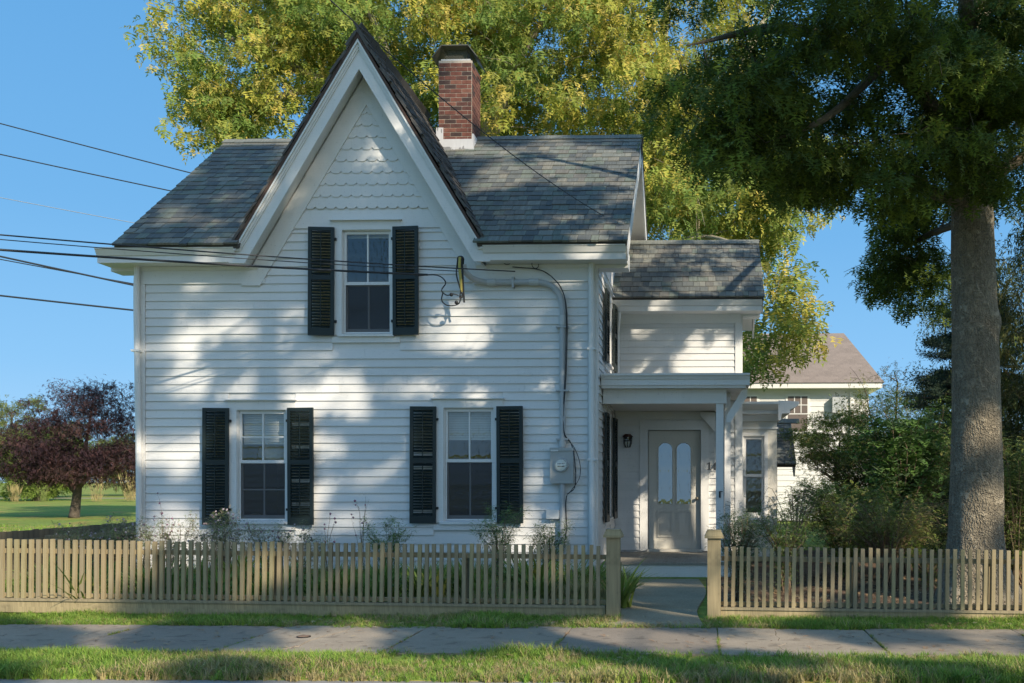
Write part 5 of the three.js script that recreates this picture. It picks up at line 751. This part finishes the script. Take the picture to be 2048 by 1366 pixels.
// ---------------------------------------------------------------- grass, weeds and leaf litter
{
  const tuft = (seed, n, hgt) => { const q = rng(seed), v = []; for (let i = 0; i < n; i++) { const a = q() * 6.283, l = hgt * (.5 + .7 * q()), b = .2 + q() * .9, w = .0022 + q() * .0014, ox = gauss(q) * .022, oz = gauss(q) * .022, cx = Math.cos(a), sx = Math.sin(a), pt = (t, s) => { const d = t * t * l * b; return [ox + cx * d - sx * s * w * (1 - t * t), l * (t - .25 * b * t * t), oz + sx * d + cx * s * w * (1 - t * t)]; }; for (const [t0, t1] of [[0, .5], [.5, 1]]) { const A = pt(t0, -1), B = pt(t0, 1), C = pt(t1, -1), D = pt(t1, 1); v.push(...A, ...C, ...D); if (t1 < 1 || true) v.push(...A, ...D, ...B); } } const g = new THREE.BufferGeometry(); g.setAttribute('position', new THREE.Float32BufferAttribute(v, 3)); g.computeVertexNormals(); return g; };
  const tg = tuft(5, 11, .075), tl = tuft(6, 12, .22), gp = [[.2, .34, .045], [.16, .28, .04], [.26, .38, .06], [.31, .37, .08]], dry = [[.48, .39, .2], [.4, .33, .15], [.33, .31, .11]];
  const lawn = (name, n, area, seed, geo, dryF, sc = 1, skip) => { const q = rng(seed), it = []; for (let i = 0; i < n; i++) { const x = area[0] + q() * (area[1] - area[0]), z = area[2] + q() * (area[3] - area[2]); if (skip && skip(x, z)) continue; const m = fbm((x * .11 + 50) % 1, (z * .11 + 50) % 1, 9, 4) + dryF(x, z); const c = q() < (m - .46) * 2.2 ? pick(q, dry) : pick(q, gp); const hh = fbm((x * .17 + 31) % 1, (z * .17 + 17) % 1, 8, 3), bare = fbm((x * .13 + 71) % 1, (z * .13 + 27) % 1, 10, 3); if (bare > .64 && q() < .75) continue; it.push([x, -.045, z, gauss(q) * .15, q() * 6.28, gauss(q) * .15, sc * (.5 + q() * .6 + Math.max(0, hh - .42) * 2.2), ...c]); } const o = scatter(scene, name, geo, M.blade, it); o.userData = { kind: 'stuff', label: { verge_grass: 'patchy short grass of the verges along the sidewalk', garden_grass: 'longer green and yellow grass in the front garden', lawn_grass: 'mown grass of the open lawn beyond the board fence' }[name], category: 'grass' }; return o; };
  const edge = (x) => .26 * (fbm((x * .07 + 40) % 1, .3, 8, 3) - .5);
  lawn('verge_grass', 52000, [-9.5, 6.5, 3.78, 7.06], 201, tg, (x, z) => (z < 4.6 ? (z > 4.35 ? .22 : .02) : z > 6.62 ? .16 : -.02), 1, (x, z) => (z > 4.62 + edge(x) * 1.2 && z < 5.95 + edge(x + 30)) || (x > -.86 && x < .02 && z < 4.42 + edge(x * 3)) );
  lawn('garden_grass', 15000, [-9, -1.05, .15, 3.7], 202, tl, (x) => (x > -3.4 ? .26 : 0), 1.0);
  lawn('lawn_grass', 9000, [-26, -9.3, -16, 3], 203, tg, () => 0, 1.2);
  { const q = rng(215), it = []; for (let k = 0; k < 18; k++) { const x = -15.42 + k * 1.415 - .004; const n = Math.floor(hash(k, 71) * 60) + 6, z0 = 4.6 + hash(k, 72) * .7; for (let i = 0; i < n; i++) it.push([x + gauss(q) * .012, -.03, Math.min(5.98, z0 + q() * (.3 + hash(k, 73))), 0, q() * 6.28, 0, .25 + q() * .35, ...pick(q, q() < .4 ? dry : gp)]); } const o = scatter(scene, 'joint_weeds', tg, M.blade, it); o.userData = { kind: 'stuff', label: 'small weeds growing in the sidewalk joints', category: 'weeds' }; }
  const lit = [], q = rng(210), lc = [[.3, .17, .08], [.38, .26, .13], [.22, .13, .07], [.42, .33, .2]];
  for (let i = 0; i < 1700; i++) { const z = i % 3 ? (i % 2 ? 4.38 + gauss(q) * .12 : 6.2 + q() * .75) : 3.9 + q() * 3, x = -8 + q() * 13; lit.push([x, z > 4.55 && z < 6 ? -.008 : -.02 + q() * .03, z, -1.5 + gauss(q) * .3, q() * 6.28, gauss(q) * .4, .03 + q() * .05, ...pick(q, lc)]); }
  for (let i = 0; i < 2600; i++) lit.push([.15 + q() * 6, -.02 + q() * .02, -1 + q() * 4.5, -1.5 + gauss(q) * .4, q() * 6.28, gauss(q) * .4, .04 + q() * .06, ...pick(q, lc)]);
  for (let i = 0; i < 90; i++) { const t = q(), s = t * 1.8; lit.push([-4.91 + (1.82 - s * .55) * 1, 4.8 + (s * .55) * 1.667 * 1.0, .35 - s * .55 * 2.2, -1 + gauss(q) * .8, q() * 6.28, 0, .05 + q() * .05, ...pick(q, lc)]); }
  const o = scatter(scene, 'leaf_litter', LEAF.oak, M.dryLeaf, lit); o.userData = { kind: 'stuff', label: 'fallen brown leaves scattered over the verges, the garden bed and the roof valley', category: 'leaves' };
}
//@@END
renderer.render(scene, camera);
